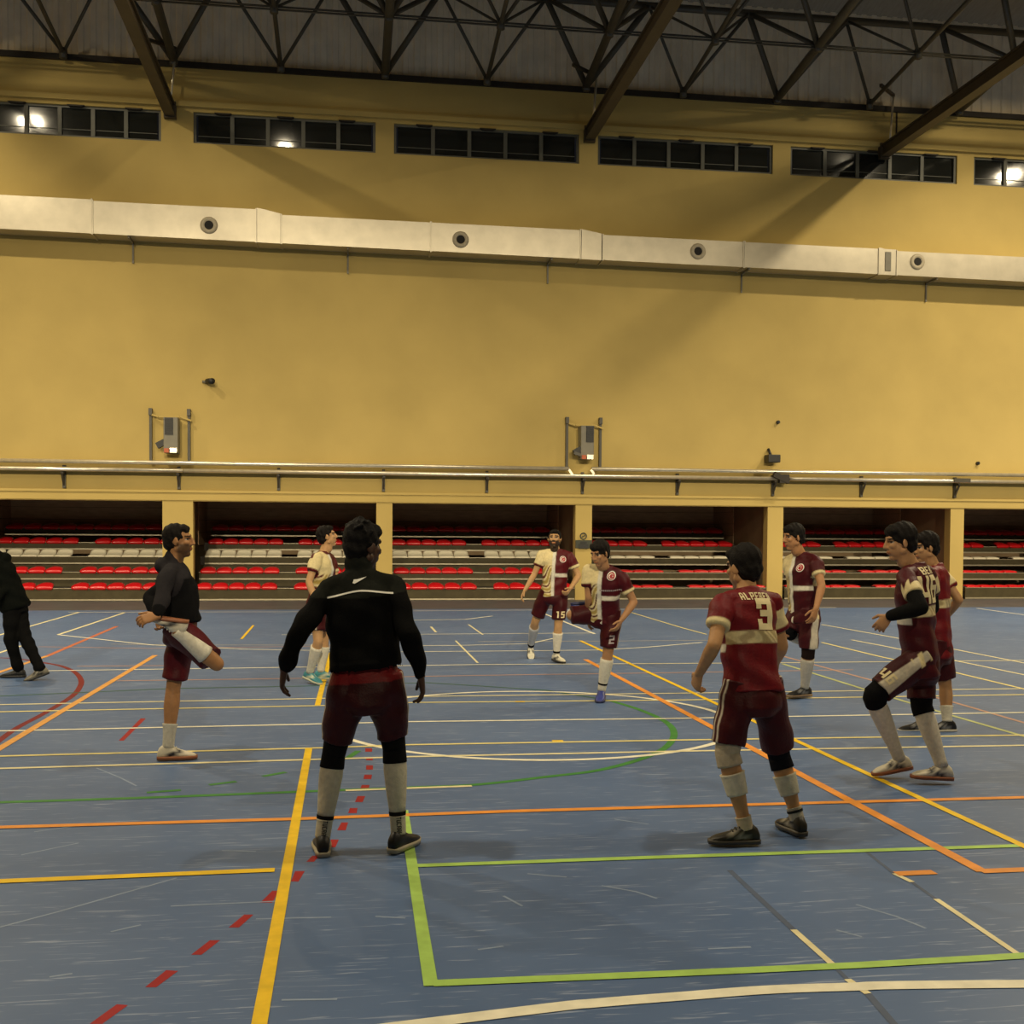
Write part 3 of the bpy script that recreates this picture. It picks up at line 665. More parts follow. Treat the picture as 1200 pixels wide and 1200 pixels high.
DIG = {'3': [(0,4,3,5),(2,3.1,3,4),(.6,2.1,3,3.1),(2,1,3,2.1),(0,0,3,1),(0,1,.9,1.7),(0,3.3,.9,4)],
       '4': [(0,2.1,.95,5),(0,1.2,2,2.1),(2,0,3,5),],
       '6': [(0,0,1,5),(1,4,3,5),(1,2.3,3,3.2),(2,.9,3,2.3),(1,0,3,.9)],
       '2': [(0,4,3,5),(2,3,3,4),(0,2.05,3,3),(0,.95,1,2.05),(0,0,3,.95)], '1': [(1,0,2,5),(.3,4,1,5)], '5': [(0,4,3,5),(0,3,1,4),(0,2.05,3,3),(2,.95,3,2.05),(0,0,3,.95)],
       'A': [(0,0,.9,4.5),(2.1,0,3,4.5),(.5,4.2,2.5,5),(.9,1.6,2.1,2.4)], 'L': [(0,0,1,5),(1,0,2.8,1)], 'P': [(0,0,.9,5),(.9,4.2,3,5),(2.1,2.8,3,4.2),(.9,2,3,2.8)], 'R': [(0,0,.9,5),(.9,4.2,3,5),(2.1,2.8,3,4.2),(.9,2,2.6,2.8),(2,0,3,2)],
       'E': [(0,0,.9,5),(.9,4.2,3,5),(.9,2.1,2.6,2.9),(.9,0,3,.8)], 'N': [(0,0,.9,5),(2.1,0,3,5),(.9,2.6,1.5,4.4),(1.5,.9,2.1,2.9)], 'B': [(0,0,.9,5),(.9,4.2,2.8,5),(2.1,2.9,3,4.2),(.9,2.1,2.8,2.9),(2.1,.8,3,2.1),(.9,0,2.8,.8)],
       'K': [(0,0,.9,5),(.9,2.1,1.8,3),(1.7,2.9,2.9,5),(1.7,0,2.9,2.2)], 'C': [(0,0,.9,5),(.9,4.1,3,5),(.9,0,3,.9)], 'U': [(0,0,.9,5),(2.1,0,3,5),(.9,0,2.1,.9)], 'T': [(0,4.1,3,5),(1.05,0,1.95,4.1)], 'J': [(2.1,0,3,5),(0,0,2.1,.9),(0,.9,.9,1.8)]}
def glyphs(txt, w_, h, gap):            # block lettering as quads, centred
    n = len(txt); tot = n*w_+(n-1)*gap; q = []
    for i, ch in enumerate(txt):
        for x0, y0, x1, y1 in DIG[ch]:
            X0 = -tot/2+i*(w_+gap)
            q.append(((X0+x0/3*w_, (y0/5-.5)*h), (X0+x1/3*w_, (y1/5-.5)*h)))
    return q
def decal(name, T, rects, o, right, up, nrm, m, parent, step=.012, off=.004, mesh=None):     # printing laid on a garment
    bv = BVHTree.FromPolygons([tuple(p) for p in T[0]], [tuple(q) for q in T[1]]) if not isinstance(T, BVHTree) else T
    v = []; f = []; right = norm(right); up = norm(up); nrm = norm(nrm); last = None
    def put(x, y):
        p = np.asarray(o)+right*x+up*y
        h = bv.ray_cast(Vector(p+nrm*.25), Vector(-nrm), .5)
        if h[0] is None:
            h = bv.find_nearest(Vector(p))
        return np.array(h[0])+nrm*off
    if mesh is not None: v = [put(*p) for p in mesh[0]]; f = mesh[1]
    else:
        for (x0, y0), (x1, y1) in rects:
            nx = max(1, int(math.ceil((x1-x0)/step))); ny = max(1, int(math.ceil((y1-y0)/step))); b0 = len(v)
            for j in range(ny+1):
                for i in range(nx+1): v.append(put(x0+(x1-x0)*i/nx, y0+(y1-y0)*j/ny))
            for j in range(ny):
                for i in range(nx): a = b0+j*(nx+1)+i; f.append((a, a+1, a+nx+2, a+nx+1))
    me = bpy.data.meshes.new(name); me.from_pydata([tuple(p) for p in v], [], f); me.polygons.foreach_set('use_smooth', [True]*len(f))
    return link(name, me, m, parent)
def disc_mesh(r, n=16, hole=0, cx=0, cy=0):
    v = [(cx+r*math.cos(6.2832*k/n), cy+r*math.sin(6.2832*k/n)) for k in range(n)]+[(cx+hole*math.cos(6.2832*k/n), cy+hole*math.sin(6.2832*k/n)) for k in range(n)]
    return v, [(k, (k+1) % n, n+(k+1) % n, n+k) for k in range(n)]
def crescent(r, n=14):
    v = []; f = []
    for k in range(n+1):
        a = math.radians(40+280*k/n); v.append((r*math.cos(a), r*math.sin(a))); v.append((.16*r+.78*r*math.cos(a*.96+.13), .78*r*math.sin(a*.96+.13)))
    f = [(2*k, 2*k+2, 2*k+3, 2*k+1) for k in range(n)]
    m = len(v); 
    for k in range(10): rr = (.30 if k % 2 == 0 else .13)*r; a = 6.2832*k/10+3.14; v.append((.62*r+rr*math.cos(a), rr*math.sin(a)))
    f.append(tuple(range(m, m+10))); return v, f
MAROON = (.088, .004, .007); CREAM = (.74, .62, .33); BLACK = (.006, .006, .007); WHITE = (.72, .68, .56); GOLD = (.42, .30, .08)

class Person:
    def __init__(s, label, P):
        s.P = P; k = s.k = P.get('S', 1.75)/1.75
        s.pel = at(*P['pelvis']); s.neck = at(*P['neck']); s.head = at(*P['head'])
        f0, l0 = fvec(P.get('hipyaw', P['yaw'])); f1, l1 = fvec(P['yaw'])
        ax = s.ax = norm(s.neck-s.pel); s.Ls = np.linalg.norm(s.neck-s.pel)
        s.hl = l0; s.hf = f0
        s.sl = norm(l1-ax*np.dot(l1, ax)); s.sf = np.cross(ax, s.sl)*1.; s.sf = s.sf if np.dot(s.sf, f1) > 0 else -s.sf
        tilt = P.get('tilt', 0); s.slt = norm(s.sl+ax*tilt)
        s.sh = {}; s.el = {}; s.wr = {}; s.hp = {}; s.kn = {}; s.an = {}
        for side, g in (('R', 1), ('L', -1)):
            s.sh[side] = s.neck+s.slt*g*.172*k-ax*P.get('drop', .055)*k
            a = P['arm'+side]
            s.el[side] = ray_at_len(a[0][0], a[0][1], s.sh[side], .285*k, a[0][2]) if not isinstance(a[0], np.ndarray) else a[0]
            s.wr[side] = ray_at_len(a[1][0], a[1][1], s.el[side], .255*k, a[1][2]) if not isinstance(a[1], np.ndarray) else a[1]
            s.hp[side] = s.pel+s.hl*g*.092*k-np.array([0, 0, .01])
            q = P['leg'+side]; s.an[side] = at(*q[1]); s.kn[side] = at(q[0][0], q[0][1], (s.hp[side][1]+s.an[side][1])/2+q[0][2])
        s.lf = norm(fvec(P['look'][0])[0]*math.cos(math.radians(P['look'][1]))+np.array([0, 0, math.sin(math.radians(P['look'][1]))]))
        s.ll = norm(np.cross(s.lf, (0, 0, 1))); s.lu = np.cross(s.ll, s.lf)
        s.vox = P.get('vox', .010)
        s.body(label)
    def lat(s, t): l = norm(s.hl*(1-t)+s.sl*t); l = norm(l-s.ax*np.dot(l, s.ax)); f = np.cross(s.ax, l); return l, (f if np.dot(f, s.sf) > 0 else -f)
    def torso(s, rings, grow=0):
        out = []
        for t, a, b, cf in rings:
            l, f = s.lat(min(1, max(0, t))); out.append((s.pel+s.ax*s.Ls*t+f*cf*s.k, l*(a*s.k+grow), f*(b*s.k+grow)))
        return loft(out)
    def body(s, label):
        k = s.k; P = s.P; pr = []
        pr.append(s.torso([(-.16, .10, .09, 0), (0, .155, .105, 0), (.3, .135, .095, .01), (.65, .150, .10, .01), (.88, .150, .085, 0), (1.0, .07, .06, 0)]))
        for sd in 'RL':
            pr += chain([s.neck-s.ax*.02, s.sh[sd]], [.048*k, .044*k]); p, r = limb_chain(s.sh[sd], s.el[sd], s.wr[sd], ARM, k); pr += chain(p, r, 12)
            p, r = limb_chain(s.hp[sd], s.kn[sd], s.an[sd], LEG, k); pr += chain(p, r, 14)
            pr += [roundcone(s.kn[sd]+.006*norm(s.kn[sd]-(s.hp[sd]+s.an[sd])/2), s.kn[sd], .046*k, .05*k)]
            if len(P['leg'+sd][2]) < 3: pr += chain([s.an[sd], s.an[sd]-np.array([0, 0, .03])], [.033*k, .03*k])
            ca = limb(s.hp[sd], s.kn[sd], s.an[sd], 1.3); bk = -norm(np.asarray(fvec(P['leg'+sd][2][0])[0])); pr += [roundcone(ca+bk*.014, limb(s.hp[sd], s.kn[sd], s.an[sd], 1.55)+bk*.006, .045*k, .040*k)]
        hb = s.head-s.lu*.07*k-s.lf*.015*k
        pr += chain([s.neck-s.ax*.05, hb], [.062*k, .053*k])
        parts = [fuse(pr, s.vox, 5)]
        # head
        f, l, u = s.lf*k, s.ll*k, s.lu*k; c = s.head; hd = []
        hd.append(ellipsoid(c+u*.030-f*.012, [l*.074, f*.094, u*.088])); hd.append(ellipsoid(c-u*.035+f*.026, [l*.060, f*.066, u*.075]))
        hd += [roundcone(c-u*.095+f*.060, c-u*.09+f*.04, .023*k, .035*k), roundcone(c-u*.055-l*.045, c-u*.055+l*.045, .028*k, .028*k)]
        hd += chain([c+f*.090+u*.022, c+f*.104-u*.008, c+f*.108-u*.022], [.009*k, .011*k, .0125*k], 10)
        hd += [roundcone(c+f*.099-u*.026-l*.012, c+f*.099-u*.026+l*.012, .009*k, .009*k), roundcone(c+f*.076+u*.034-l*.03, c+f*.076+u*.034+l*.03, .016*k, .016*k)]
        hd += [ellipsoid(c+f*.088-u*.055, [l*.024, f*.012, u*.007]), ellipsoid(c+f*.085-u*.066, [l*.020, f*.012, u*.007])]
        for g in (-1, 1):
            hd.append(ellipsoid(c+l*.076*g-f*.008-u*.004, [l*.010, f*.020+l*.012*g, u*.032])); hd.append(ellipsoid(c+f*.060-u*.015+l*.038*g, [l*.022, f*.026, u*.022]))
        hd += chain([c-u*.06-f*.012, c-u*.13-f*.02], [.056*k, .054*k])
        parts.append(fuse(hd, .0055, 2))
        hn = []
        for sd, g in (('R', 1), ('L', -1)):
            a = P['arm'+sd]; h = a[2] if len(a) > 2 else {}
            fd = norm(s.wr[sd]-s.el[sd]); d = norm(fd+np.array(h.get('dir', (0, 0, -.15)))); nn = np.array(h.get('palm', -s.sl*g), float); th = np.array(h.get('thumb', s.sf), float)
            hn += hand(s.wr[sd], d, nn, th, h.get('curl', (.35, .4, .45, .5)), h.get('spread', .1), k)
        parts.append(fuse(hn, .0045, 2))
        sk = np.array(P.get('skin', (.42, .22, .11)))
        def cf(V):
            c0 = flat(sk)(V); x = (V-c)@s.ll/k; y = (V-c)@s.lf/k; z = (V-c)@s.lu/k; ax_ = np.abs(x); near = (np.linalg.norm(V-c, axis=1) < .17*k)*1.
            bd = P.get('beard', 0)
            if bd:
                m = near*(1-ss(-.040, -.022, z+ax_*.0-.35*(ax_-.03)*(ax_ > .03)))*ss(-.015, .01, y)*(1-(ax_ < .017)*(np.abs(z+.060) < .009)*1.); c0 = paint(c0, m*bd, (.018, .012, .008))
            c0 = paint(c0, near*(np.abs(z-.034+.15*(ax_-.03)) < .0065)*(ax_ > .011)*(ax_ < .055)*(y > .05)*.9, (.02, .013, .008))
            c0 = paint(c0, near*(np.abs(z-.010) < .0065)*(ax_ > .016)*(ax_ < .048)*(y > .05)*1., (.35, .30, .25))
            c0 = paint(c0, near*(np.abs(z-.010) < .0065)*(np.abs(ax_-.032) < .0075)*(y > .05)*1., (.012, .008, .006))
            c0 = paint(c0, near*(np.abs(z-.018) < .003)*(ax_ > .014)*(ax_ < .05)*(y > .05)*.8, (.03, .018, .012))
            c0 = paint(c0, near*(np.abs(z+.060) < .011)*(ax_ < .025)*(y > .075)*.6, sk*np.array([.8, .45, .4]))
            return c0
        s.o = skin_obj('person', parts, M['skin'], cf); tag(s.o, label, 'person')
        s.hair()
    def hair(s):
        k = s.k; f, l, u = s.lf*k, s.ll*k, s.lu*k; c = s.head; st = s.P.get('hair', 'short'); pr = []
        g = {'short': .005, 'crop': .003, 'full': .015, 'afro': .020, 'twist': .015}[st]
        pr.append(ellipsoid(c+u*(.042+g*.4)-f*.022, [l*(.077+g*.7), f*(.090+g*.6), u*(.083+g)])); pr.append(ellipsoid(c-f*.050-u*.005, [l*(.066+g*.6), f*(.060+g*.5), u*(.070+g*.6)]))
        pr.append(ellipsoid(c+u*.082+f*.028, [l*(.058+g), f*(.054+g), u*(.034+g)]))
        for sg in (-1, 1): pr.append(roundcone(c+l*.070*sg+u*.045+f*.012, c+l*.073*sg+u*.012+f*.010, .014*k, .010*k))
        r = np.random.RandomState(int(abs(c[0]*100)) % 1000)
        if st in ('afro', 'twist'):
            for i in range(70 if st == 'twist' else 50):
                a = r.rand()*6.28; b = r.rand()*1.35
                dd = norm(f*math.sin(b)*math.cos(a)+l*math.sin(b)*math.sin(a)+u*math.cos(b)); p = c+u*.045-f*.020+dd*.080*k
                if np.dot(p-c, s.lf) > .07 and np.dot(p-c, s.lu) < .05: continue
                pr.append(roundcone(p, p+dd*(.010+.010*r.rand())*k+.006*r.randn(3), .015*k, .010*k, 8))
        ph = r.rand(4)*6
        dsp = lambda V: .0022*(np.sin(140*V[:, 0]+60*V[:, 2]+ph[0])+np.sin(120*V[:, 1]-90*V[:, 2]+ph[1]))
        T = fuse(pr, .006, 2, dsp); hc = s.P.get('haircol', (.010, .008, .007))
        skin_obj('hair', [T], M['hair'], flat(hc), s.o)
    def tc(s, V):                       # position on the torso: across (wearer's right +), forward, height above pelvis
        d = V-s.pel; z = d@s.ax; t = np.clip(z/s.Ls, 0, 1)[:, None]; l = s.hl*(1-t)+s.sl*t; l /= np.linalg.norm(l, axis=1)[:, None]
        f = s.hf*(1-t)+s.sf*t; return (d*l).sum(1), (d*f).sum(1), z/s.k
    def sleeve_t(s, V, sd):             # how far along the upper arm, and how near to it
        a, b = s.sh[sd], s.el[sd]; d = b-a; L = np.linalg.norm(d); t = (V-a)@d/L/L; dist = np.linalg.norm(V-(a+np.clip(t, 0, 1)[:, None]*d), axis=1); return t, dist
    def jersey(s, gold=True, seed=1):
        k = s.k; hem = s.P.get('hem', -.20)
        pr = [s.torso([(hem, .178, .128, 0), (0, .172, .122, 0), (.25, .158, .116, .008), (.5, .165, .122, .012), (.72, .180, .125, .010), (.87, .170, .108, 0), (.95, .130, .088, 0), (1.02, .074, .068, 0), (1.05, .064, .062, 0)])]
        for sd in 'RL':
            a, b = s.sh[sd], s.el[sd]; d = norm(b-a); x, y = frame(d)
            pr += chain([s.neck-s.ax*.035*k, a-s.ax*.004], [.070*k, .058*k])
            pr.append(loft([(a-d*.03, x*.055*k, y*.055*k), (a+d*.03, x*.066*k, y*.066*k), (a+(b-a)*.3, x*.070*k, y*.070*k), (a+(b-a)*.585, x*.066*k, y*.066*k), (a+(b-a)*.61, x*.060*k, y*.060*k)], 20, 2))
        T = fuse(pr, s.P.get('cvox', .009), 3, folds(.0042, 26, (s.sl, s.sf, s.ax), seed)); s.T = T
        def cf(V):
            x, y, z = s.tc(V); c = flat(s.P.get('shirt', MAROON))(V); top = s.Ls/k
            tR, dR = s.sleeve_t(V, 'R'); tL, dL = s.sleeve_t(V, 'L'); slR = (dR < .086*k)*(tR > .12)*(x > .10*k); slL = (dL < .086*k)*(tL > .12)*(x < -.10*k)
            sc_ = s.P.get('shirt', MAROON); fr = sb(y+.01)*sb(x-.02*k)
            c = paint(c, fr, CREAM)
            wv = np.sin(52*z+40*x+2.2*np.sin(26*x-9*z)+1.2*np.sin(17*z)); low = sb(.34-z, .03); c = paint(c, fr*low*sb(wv-.40, .35), GOLD); c = paint(c, fr*low*sb(-.80-wv, .2), sc_)
            c = paint(c, sb(y)*sb(.020*k-np.abs(x-.022*k)), WHITE)
            c = paint(c, sb(y-.02)*sb(-x)*sb(.022-np.abs(z-.42*top)), WHITE)
            bk = sb(.02-y)*sb(.034-np.abs(z-.52*top)); wv2 = np.sin(44*x+30*z+1.6*np.sin(21*x+40*z)); c = paint(c, bk, CREAM); c = paint(c, bk*sb(wv2-.30, .4)*.8, (.36, .27, .12)); c = paint(c, bk*sb(-.82-wv2, .2), (.5, .38, .2))
            c = paint(c, slR*1., CREAM); c = paint(c, slR*sb(tR-.50, .03), sc_); c = paint(c, slL*1., sc_); jag = s.P.get('jag', 0)*np.abs(((V@s.sf)*22) % 1-.5); c = paint(c, slL*sb(tL-s.P.get('cuff', .50)-jag, .03), CREAM)
            c = paint(c, sb(z-top+.012)*sb(.085*k-np.hypot(x, y)), sc_)
            return c
        s.je = skin_obj('jersey', [T], M['cloth'], cf, s.o); return s.je
    def shorts(s, frac=.82, col=(.050, .003, .005), stripe=None, waist=.08, seed=2, grow=0., red_waist=False):
        k = s.k
        pr = [s.torso([(-.30, .10, .10, 0), (-.22, .150, .125, 0), (-.1, .166, .124, 0), (0, .158, .113, 0), (waist, .150, .106, 0)], grow)]
        for sd, g in (('R', 1), ('L', -1)):
            a, b = s.hp[sd], s.kn[sd]; d = b-a; u = norm(d); x = norm(s.hl-u*np.dot(s.hl, u)); y = np.cross(u, x)
            r0 = .100*k+grow; r1 = s.P.get('flare', .092)*k+grow; fr_ = frac[sd] if isinstance(frac, dict) else frac
            pr.append(loft([(a-u*.05, x*r0*.9, y*r0*.95), (a+d*.1, x*r0, y*r0*1.04), (a+d*.45, x*r0*.96, y*r0), (a+d*fr_*.9, x*r1*1.0, y*r1*1.04), (a+d*fr_, x*r1, y*r1*1.04)], 22, 2))
        T = fuse(pr, s.P.get('cvox', .010), 3, folds(.0040, 22, (s.hl, s.hf, s.ax), seed)); s.TS = T
        def cf(V):
            c = flat(col)(V)
            if red_waist: x, y, z = s.tc(V); c = paint(c, (z > -.0)*1., (.17, .008, .010))
            for sd, g in (('R', 1), ('L', -1)):
                a, b = s.hp[sd], s.kn[sd]; d = b-a; u = norm(d); x = norm(s.hl-u*np.dot(s.hl, u))*g; y = np.cross(u, x); y = y if np.dot(y, s.hf) > 0 else -y
                t = (V-a)@d/np.dot(d, d); px = (V-a)@x; py = (V-a)@y; m = (px > .03)*(t > -.15)
                if stripe == 'panel': c = paint(c, m*sb(.030+.025*np.clip(t, 0, 1)-np.abs(py)), (.60, .54, .42)); c = paint(c, m*sb(.045-np.abs(py))*sb(.2-t, .03)*sb(np.sin(30*t+30*py)-.2, .5), CREAM)
                if stripe == 'double': c = paint(c, m*sb(.007-np.abs(np.abs(py)-.020)), (.66, .58, .45))
                if stripe == 'white': c = paint(c, m*sb(.018-np.abs(py-.01)), (.75, .70, .58))
            return c
        return skin_obj('shorts', [T], M['cloth'], cf, s.o)
    def trousers(s, col):
        k = s.k; pr = [s.torso([(-.22, .13, .115, 0), (-.05, .165, .125, 0), (.12, .155, .115, 0)])]
        for sd in 'RL':
            p, r = limb_chain(s.hp[sd], s.kn[sd], s.an[sd], ([0, .5, 1, 1.5, 1.95], [.10, .088, .074, .066, .062]), k, 0, 0, 1.96); pr += chain(p, r, 14)
        T = fuse(pr, .011, 3, folds(.005, 24, (s.hl, s.hf, s.ax), 5)); return skin_obj('trousers', [T], M['dull'], flat(col), s.o)
    def jacket(s, colf, hood=False, seed=3, hem=-.12, bulk=1.0, u1=1.93):
        k = s.k*bulk
        pr = [s.torso([(hem, .178*bulk, .135*bulk, 0), (hem+.05, .190*bulk, .148*bulk, 0), (.1, .190*bulk, .145*bulk, 0), (.35, .182*bulk, .138*bulk, .008), (.6, .188*bulk, .138*bulk, .01), (.8, .178*bulk, .124*bulk, 0), (.92, .130*bulk, .095*bulk, 0), (1.02, .078, .078, 0)])]
        for sd in 'RL':
            pr += chain([s.neck-s.ax*.03*k, s.sh[sd]-s.ax*.005], [.076*k, .060*k])
            p, r = limb_chain(s.sh[sd], s.el[sd], s.wr[sd], ([0, .5, 1, 1.5, 1.88, 1.95], [.062, .060, .053, .050, .042, .036]), k, 0, 0, u1, 11); pr += chain(p, r, 14)
        pr += chain([s.neck-s.ax*.02, s.neck+s.ax*.045+norm(s.head-s.neck)*.01], [.074*k, .068*k])
        if hood: pr += [ellipsoid(s.neck-s.sf*.075+s.ax*.01, [s.sl*.105, s.sf*.06, s.ax*.065])]
        T = fuse(pr, s.P.get('cvox', .009), 3, folds(.0055, 24, (s.sl, s.sf, s.ax), seed)); s.T = T
        return skin_obj('jacket', [T], M['dull'], colf, s.o)
    def sock(s, sd, u0, u1=1.98, col=WHITE, extra=.006, name='sock', m='dull', lip=.003):
        return band(s.hp[sd], s.kn[sd], s.an[sd], LEG, s.k, u0, u1, extra, name, M[m], col, s.o, 12, lip)
    def shoes(s, col, sole, sides='RL', **kw):
        for sd in sides:
            q = s.P['leg'+sd][2]; f, _ = fvec(q[0]); t = f*math.cos(math.radians(q[1]))+np.array([0, 0, math.sin(math.radians(q[1]))]); shoe(s.an[sd], t, len(q) > 2, s.k, col, sole, s.o, **kw)
    def emblem(s, x, z):
        p = s.pel+s.ax*z*s.k+s.sl*x*s.k; decal('emblem', s.T, None, p, -s.sl, s.ax, s.sf, M['printwhite'], s.o, mesh=disc_mesh(.042, 18, .0005), off=.005)
        decal('emblem_field', s.T, None, p, -s.sl, s.ax, s.sf, M['printred'], s.o, mesh=disc_mesh(.034, 18, .0005), off=.007); decal('crescent', s.T, None, p, -s.sl, s.ax, s.sf, M['printwhite'], s.o, mesh=crescent(.024), off=.009)

# ------------------------------------------------------------------ the players
def gy(x, y):                            # depth of the floor point behind a pixel
    d = CW+(x-600)/FOC*CR-(y-PPY)/FOC*CU; return float(-EYE/d[2]*d[1])
down = lambda k=.6: (0, 0, -k)

# man in the black jacket, seen from behind
Y = gy(378, 1001)
p = Person('person seen from behind in black jacket with white piping, maroon shorts and white calf sleeves', dict(S=1.76, pelvis=(430, 798, Y), neck=(421, 672, Y+.02), head=(426, 641, Y+.04), drop=.085, flare=.073, yaw=2, look=(52, -4), skin=(.055, .026, .015), hair='twist',
    haircol=(.006, .005, .005), vox=.009, cvox=.008,
    armL=((350, 741, -1), (333, 785, 1), dict(dir=(.12, 0, -.5), curl=(.30, .35, .4, .45))), armR=((479, 742, -1), (493, 792, 1), dict(dir=(-.05, 0, -.6), curl=(.25, .45, .5, .35), spread=.3)),
    legL=((391, 884, .03), (378, 981, Y), (-4, 0)), legR=((462, 877, .03), (467, 977, gy(468, 998)), (32, 0))))
def jc(V):
    x, y, z = p.tc(V); c = flat((.004, .004, .004))(V); top = p.Ls/p.k
    yoke = (z > top-.115-.012*np.cos(9*x))*(y < .06)*1.; return paint(c, yoke, (.013, .014, .011))
p.jacket(jc, hem=.13)
zt = p.pel+p.ax*(p.Ls-.095)
pts = [(x/100., .010*math.cos(x/100.*16)-.004-abs(x)*.0003+(-.02 if False else 0)) for x in range(-17, 18)]
v = [(a, b-.0045) for a, b in pts]+[(a, b+.0045) for a, b in pts]; n = len(pts)
bv = BVHTree.FromPolygons([tuple(q) for q in p.T[0]], [tuple(q) for q in p.T[1]])
decal('piping', bv, None, zt, p.sl, p.ax, -p.sf, M['printwhite'], p.o, mesh=(v, [(i, i+1, n+i+1, n+i) for i in range(n-1)]))
tk = [(-.035, -.012), (-.028, .006), (-.012, .006), (.012, .011), (.040, .017), (.012, .002), (-.012, -.010), (-.026, -.016)]
decal('logo', bv, None, p.pel+p.ax*(p.Ls-.035)+p.sl*.0, p.sl, p.ax, -p.sf, M['printwhite'], p.o, mesh=(tk, [(0, 1, 2, 7), (2, 3, 6, 7), (3, 4, 5), (3, 5, 6)]))
p.shorts(.82, (.035, .003, .005), 'double', waist=.17, red_waist=True, grow=.008)
for sd in 'RL':
    p.sock(sd, .78, 1.16, (.008, .008, .008), .008, 'knee_sleeve', 'dull', 0)
    p.sock(sd, 1.04 if sd == 'R' else 1.07, 1.74, (.62, .57, .43), .004, 'calf_sleeve')
    p.sock(sd, 1.735, 1.79, (.012, .012, .012), .007, 'ankle_band', 'dull', 0)
    so = p.sock(sd, 1.78, 2.0, (.62, .57, .43), .006)
    a, b = p.kn[sd], p.an[sd]; u = norm(b-a); mid = a+(b-a)*.885
    T_ = tube(*limb_chain(p.hp[sd], p.kn[sd], p.an[sd], LEG, p.k, .006, 1.78, 2, 8), 20)
    r_ = norm(np.cross(u, (0, 1, 0)))*(1); r_ = r_ if r_[0] > 0 else -r_
    decal('lettering', (T_[0], T_[1]), glyphs('TUCRAL', .013, .026, .003), mid+r_*.004, u, r_, np.array([0, -1., 0]), M['printblack'], so, step=.02, off=.002)
p.shoes(((.010, .010, .011), ), (.45, .40, .28))

# number 3
Y = gy(866, 991)
p = Person('person seen from behind in maroon jersey numbered 3, white bandage on left knee', dict(S=1.74, pelvis=(882, 806, Y+.08), neck=(875, 694, Y+.16), head=(871, 666, Y+.22), yaw=-22, hipyaw=-12, look=(-28, -6), skin=(.50, .27, .12), hair='full', vox=.009, cvox=.0065, hem=-.04, shirt=(.15, .006, .010),
    armL=((837, 756, -1), (819, 790, 1), dict(dir=(.05, .1, -.5), curl=(.5, .6, .65, .7))), armR=((916, 757, 1), (909, 776, 1), {}),
    legL=((852, 882, .02), (874, 970, Y), (-84, 0)), legR=((913, 886, .10), (934, 959, gy(935, 979)), (-8, 0))))
p.jersey(seed=4)
q = p.pel+p.ax*p.Ls*.755-p.sf*.1+p.sl*.02
bv = BVHTree.FromPolygons([tuple(x) for x in p.T[0]], [tuple(x) for x in p.T[1]])
decal('jersey_number', bv, glyphs('3', .11, .175, .03), q, p.sl, p.ax, -p.sf, M['print'], p.o)
decal('lettering', bv, glyphs('ALPEREN', .0215, .042, .0065), p.pel+p.ax*(p.Ls-.030)-p.sl*.012, p.sl, p.ax, -p.sf, M['print'], p.o, step=.02)
p.shorts(.86, (.055, .003, .005), 'double', seed=6)
p.sock('L', .84, 1.17, (.50, .42, .30), .014, 'knee_bandage'); p.sock('L', 1.27, 1.56, (.68, .62, .48), .010, 'calf_bandage'); p.sock('L', 1.85, 2.02, (.55, .46, .33), .007)
p.sock('R', .70, 1.20, (.010, .010, .014), .010, 'knee_sleeve', 'dull', 0); p.sock('R', 1.30, 1.62, (.62, .58, .45), .009, 'calf_bandage'); p.sock('R', 1.82, 2.02, (.55, .50, .40), .007); p.sock('R', 1.86, 1.90, (.03, .03, .03), .010, 'ankle_band', 'dull', 0)
p.shoes(((.028, .024, .016), (.34, .31, .24), (.05, .05, .04)), (.075, .065, .05))

# number 46 and the one behind him
Y1 = gy(1100, 919); Y2 = gy(1045, 912)
p = Person('person in dark maroon jersey numbered 46 with black undersleeves and white football boots', dict(S=1.76, pelvis=(1078, 770, (Y1+Y2)/2), neck=(1073, 664, (Y1+Y2)/2), head=(1055, 636, (Y1+Y2)/2+.0), yaw=-38, hipyaw=-62, look=(-82, -6), cuff=.30, jag=.35, shirt=(.065, .004, .008), skin=(.46, .25, .12), hair='full', vox=.009, cvox=.0065,
    armL=((1079, 712, -1), (1042, 722, 1), dict(dir=(-.3, 0, -1.0), palm=(.6, .7, 0), curl=(.3, .35, .4, .45))), armR=((1092, 712, 1), (1076, 726, 1), {}),
    legL=((1023, 815, -.10), (1054, 889, Y2), (-84, -10)), legR=((1080, 828, .03), (1104, 899, Y1), (-80, 3))))
p.jersey(seed=7)
bv = BVHTree.FromPolygons([tuple(x) for x in p.T[0]], [tuple(x) for x in p.T[1]])
q = p.pel+p.ax*p.Ls*.755-p.sf*.1
decal('jersey_number', bv, glyphs('46', .080, .19, .020), q-p.sl*.045, p.sl, p.ax, -p.sf, M['print'], p.o)
decal('lettering', bv, glyphs('BEK', .040, .05, .012), p.pel+p.ax*(p.Ls-.025)-p.sl*.02, p.sl, p.ax, -p.sf, M['print'], p.o, step=.02)
for sd in 'LR':
    a, b, c = p.sh[sd], p.el[sd], p.wr[sd]; P_, R_ = limb_chain(a, b, c, ARM, p.k, .012, .5, 1.93, 11); us = chain(P_, R_, 14)
    V, F = fuse(us, .008, 3); skin_obj('undersleeve', [(V, F)], M['dull'], flat((.008, .008, .008)), p.o)
p.shorts(.84, (.045, .003, .005), 'panel', seed=8)
bs = BVHTree.FromPolygons([tuple(x) for x in p.TS[0]], [tuple(x) for x in p.TS[1]])
th = p.hp['L']+(p.kn['L']-p.hp['L'])*.66; u = norm(p.kn['L']-p.hp['L']); nv = norm(np.array([-.45, -.9, 0])-u*np.dot(u, (-.45, -.9, 0))); rv = norm(np.cross(-u, nv)); rv = rv if rv[0] > 0 else -rv
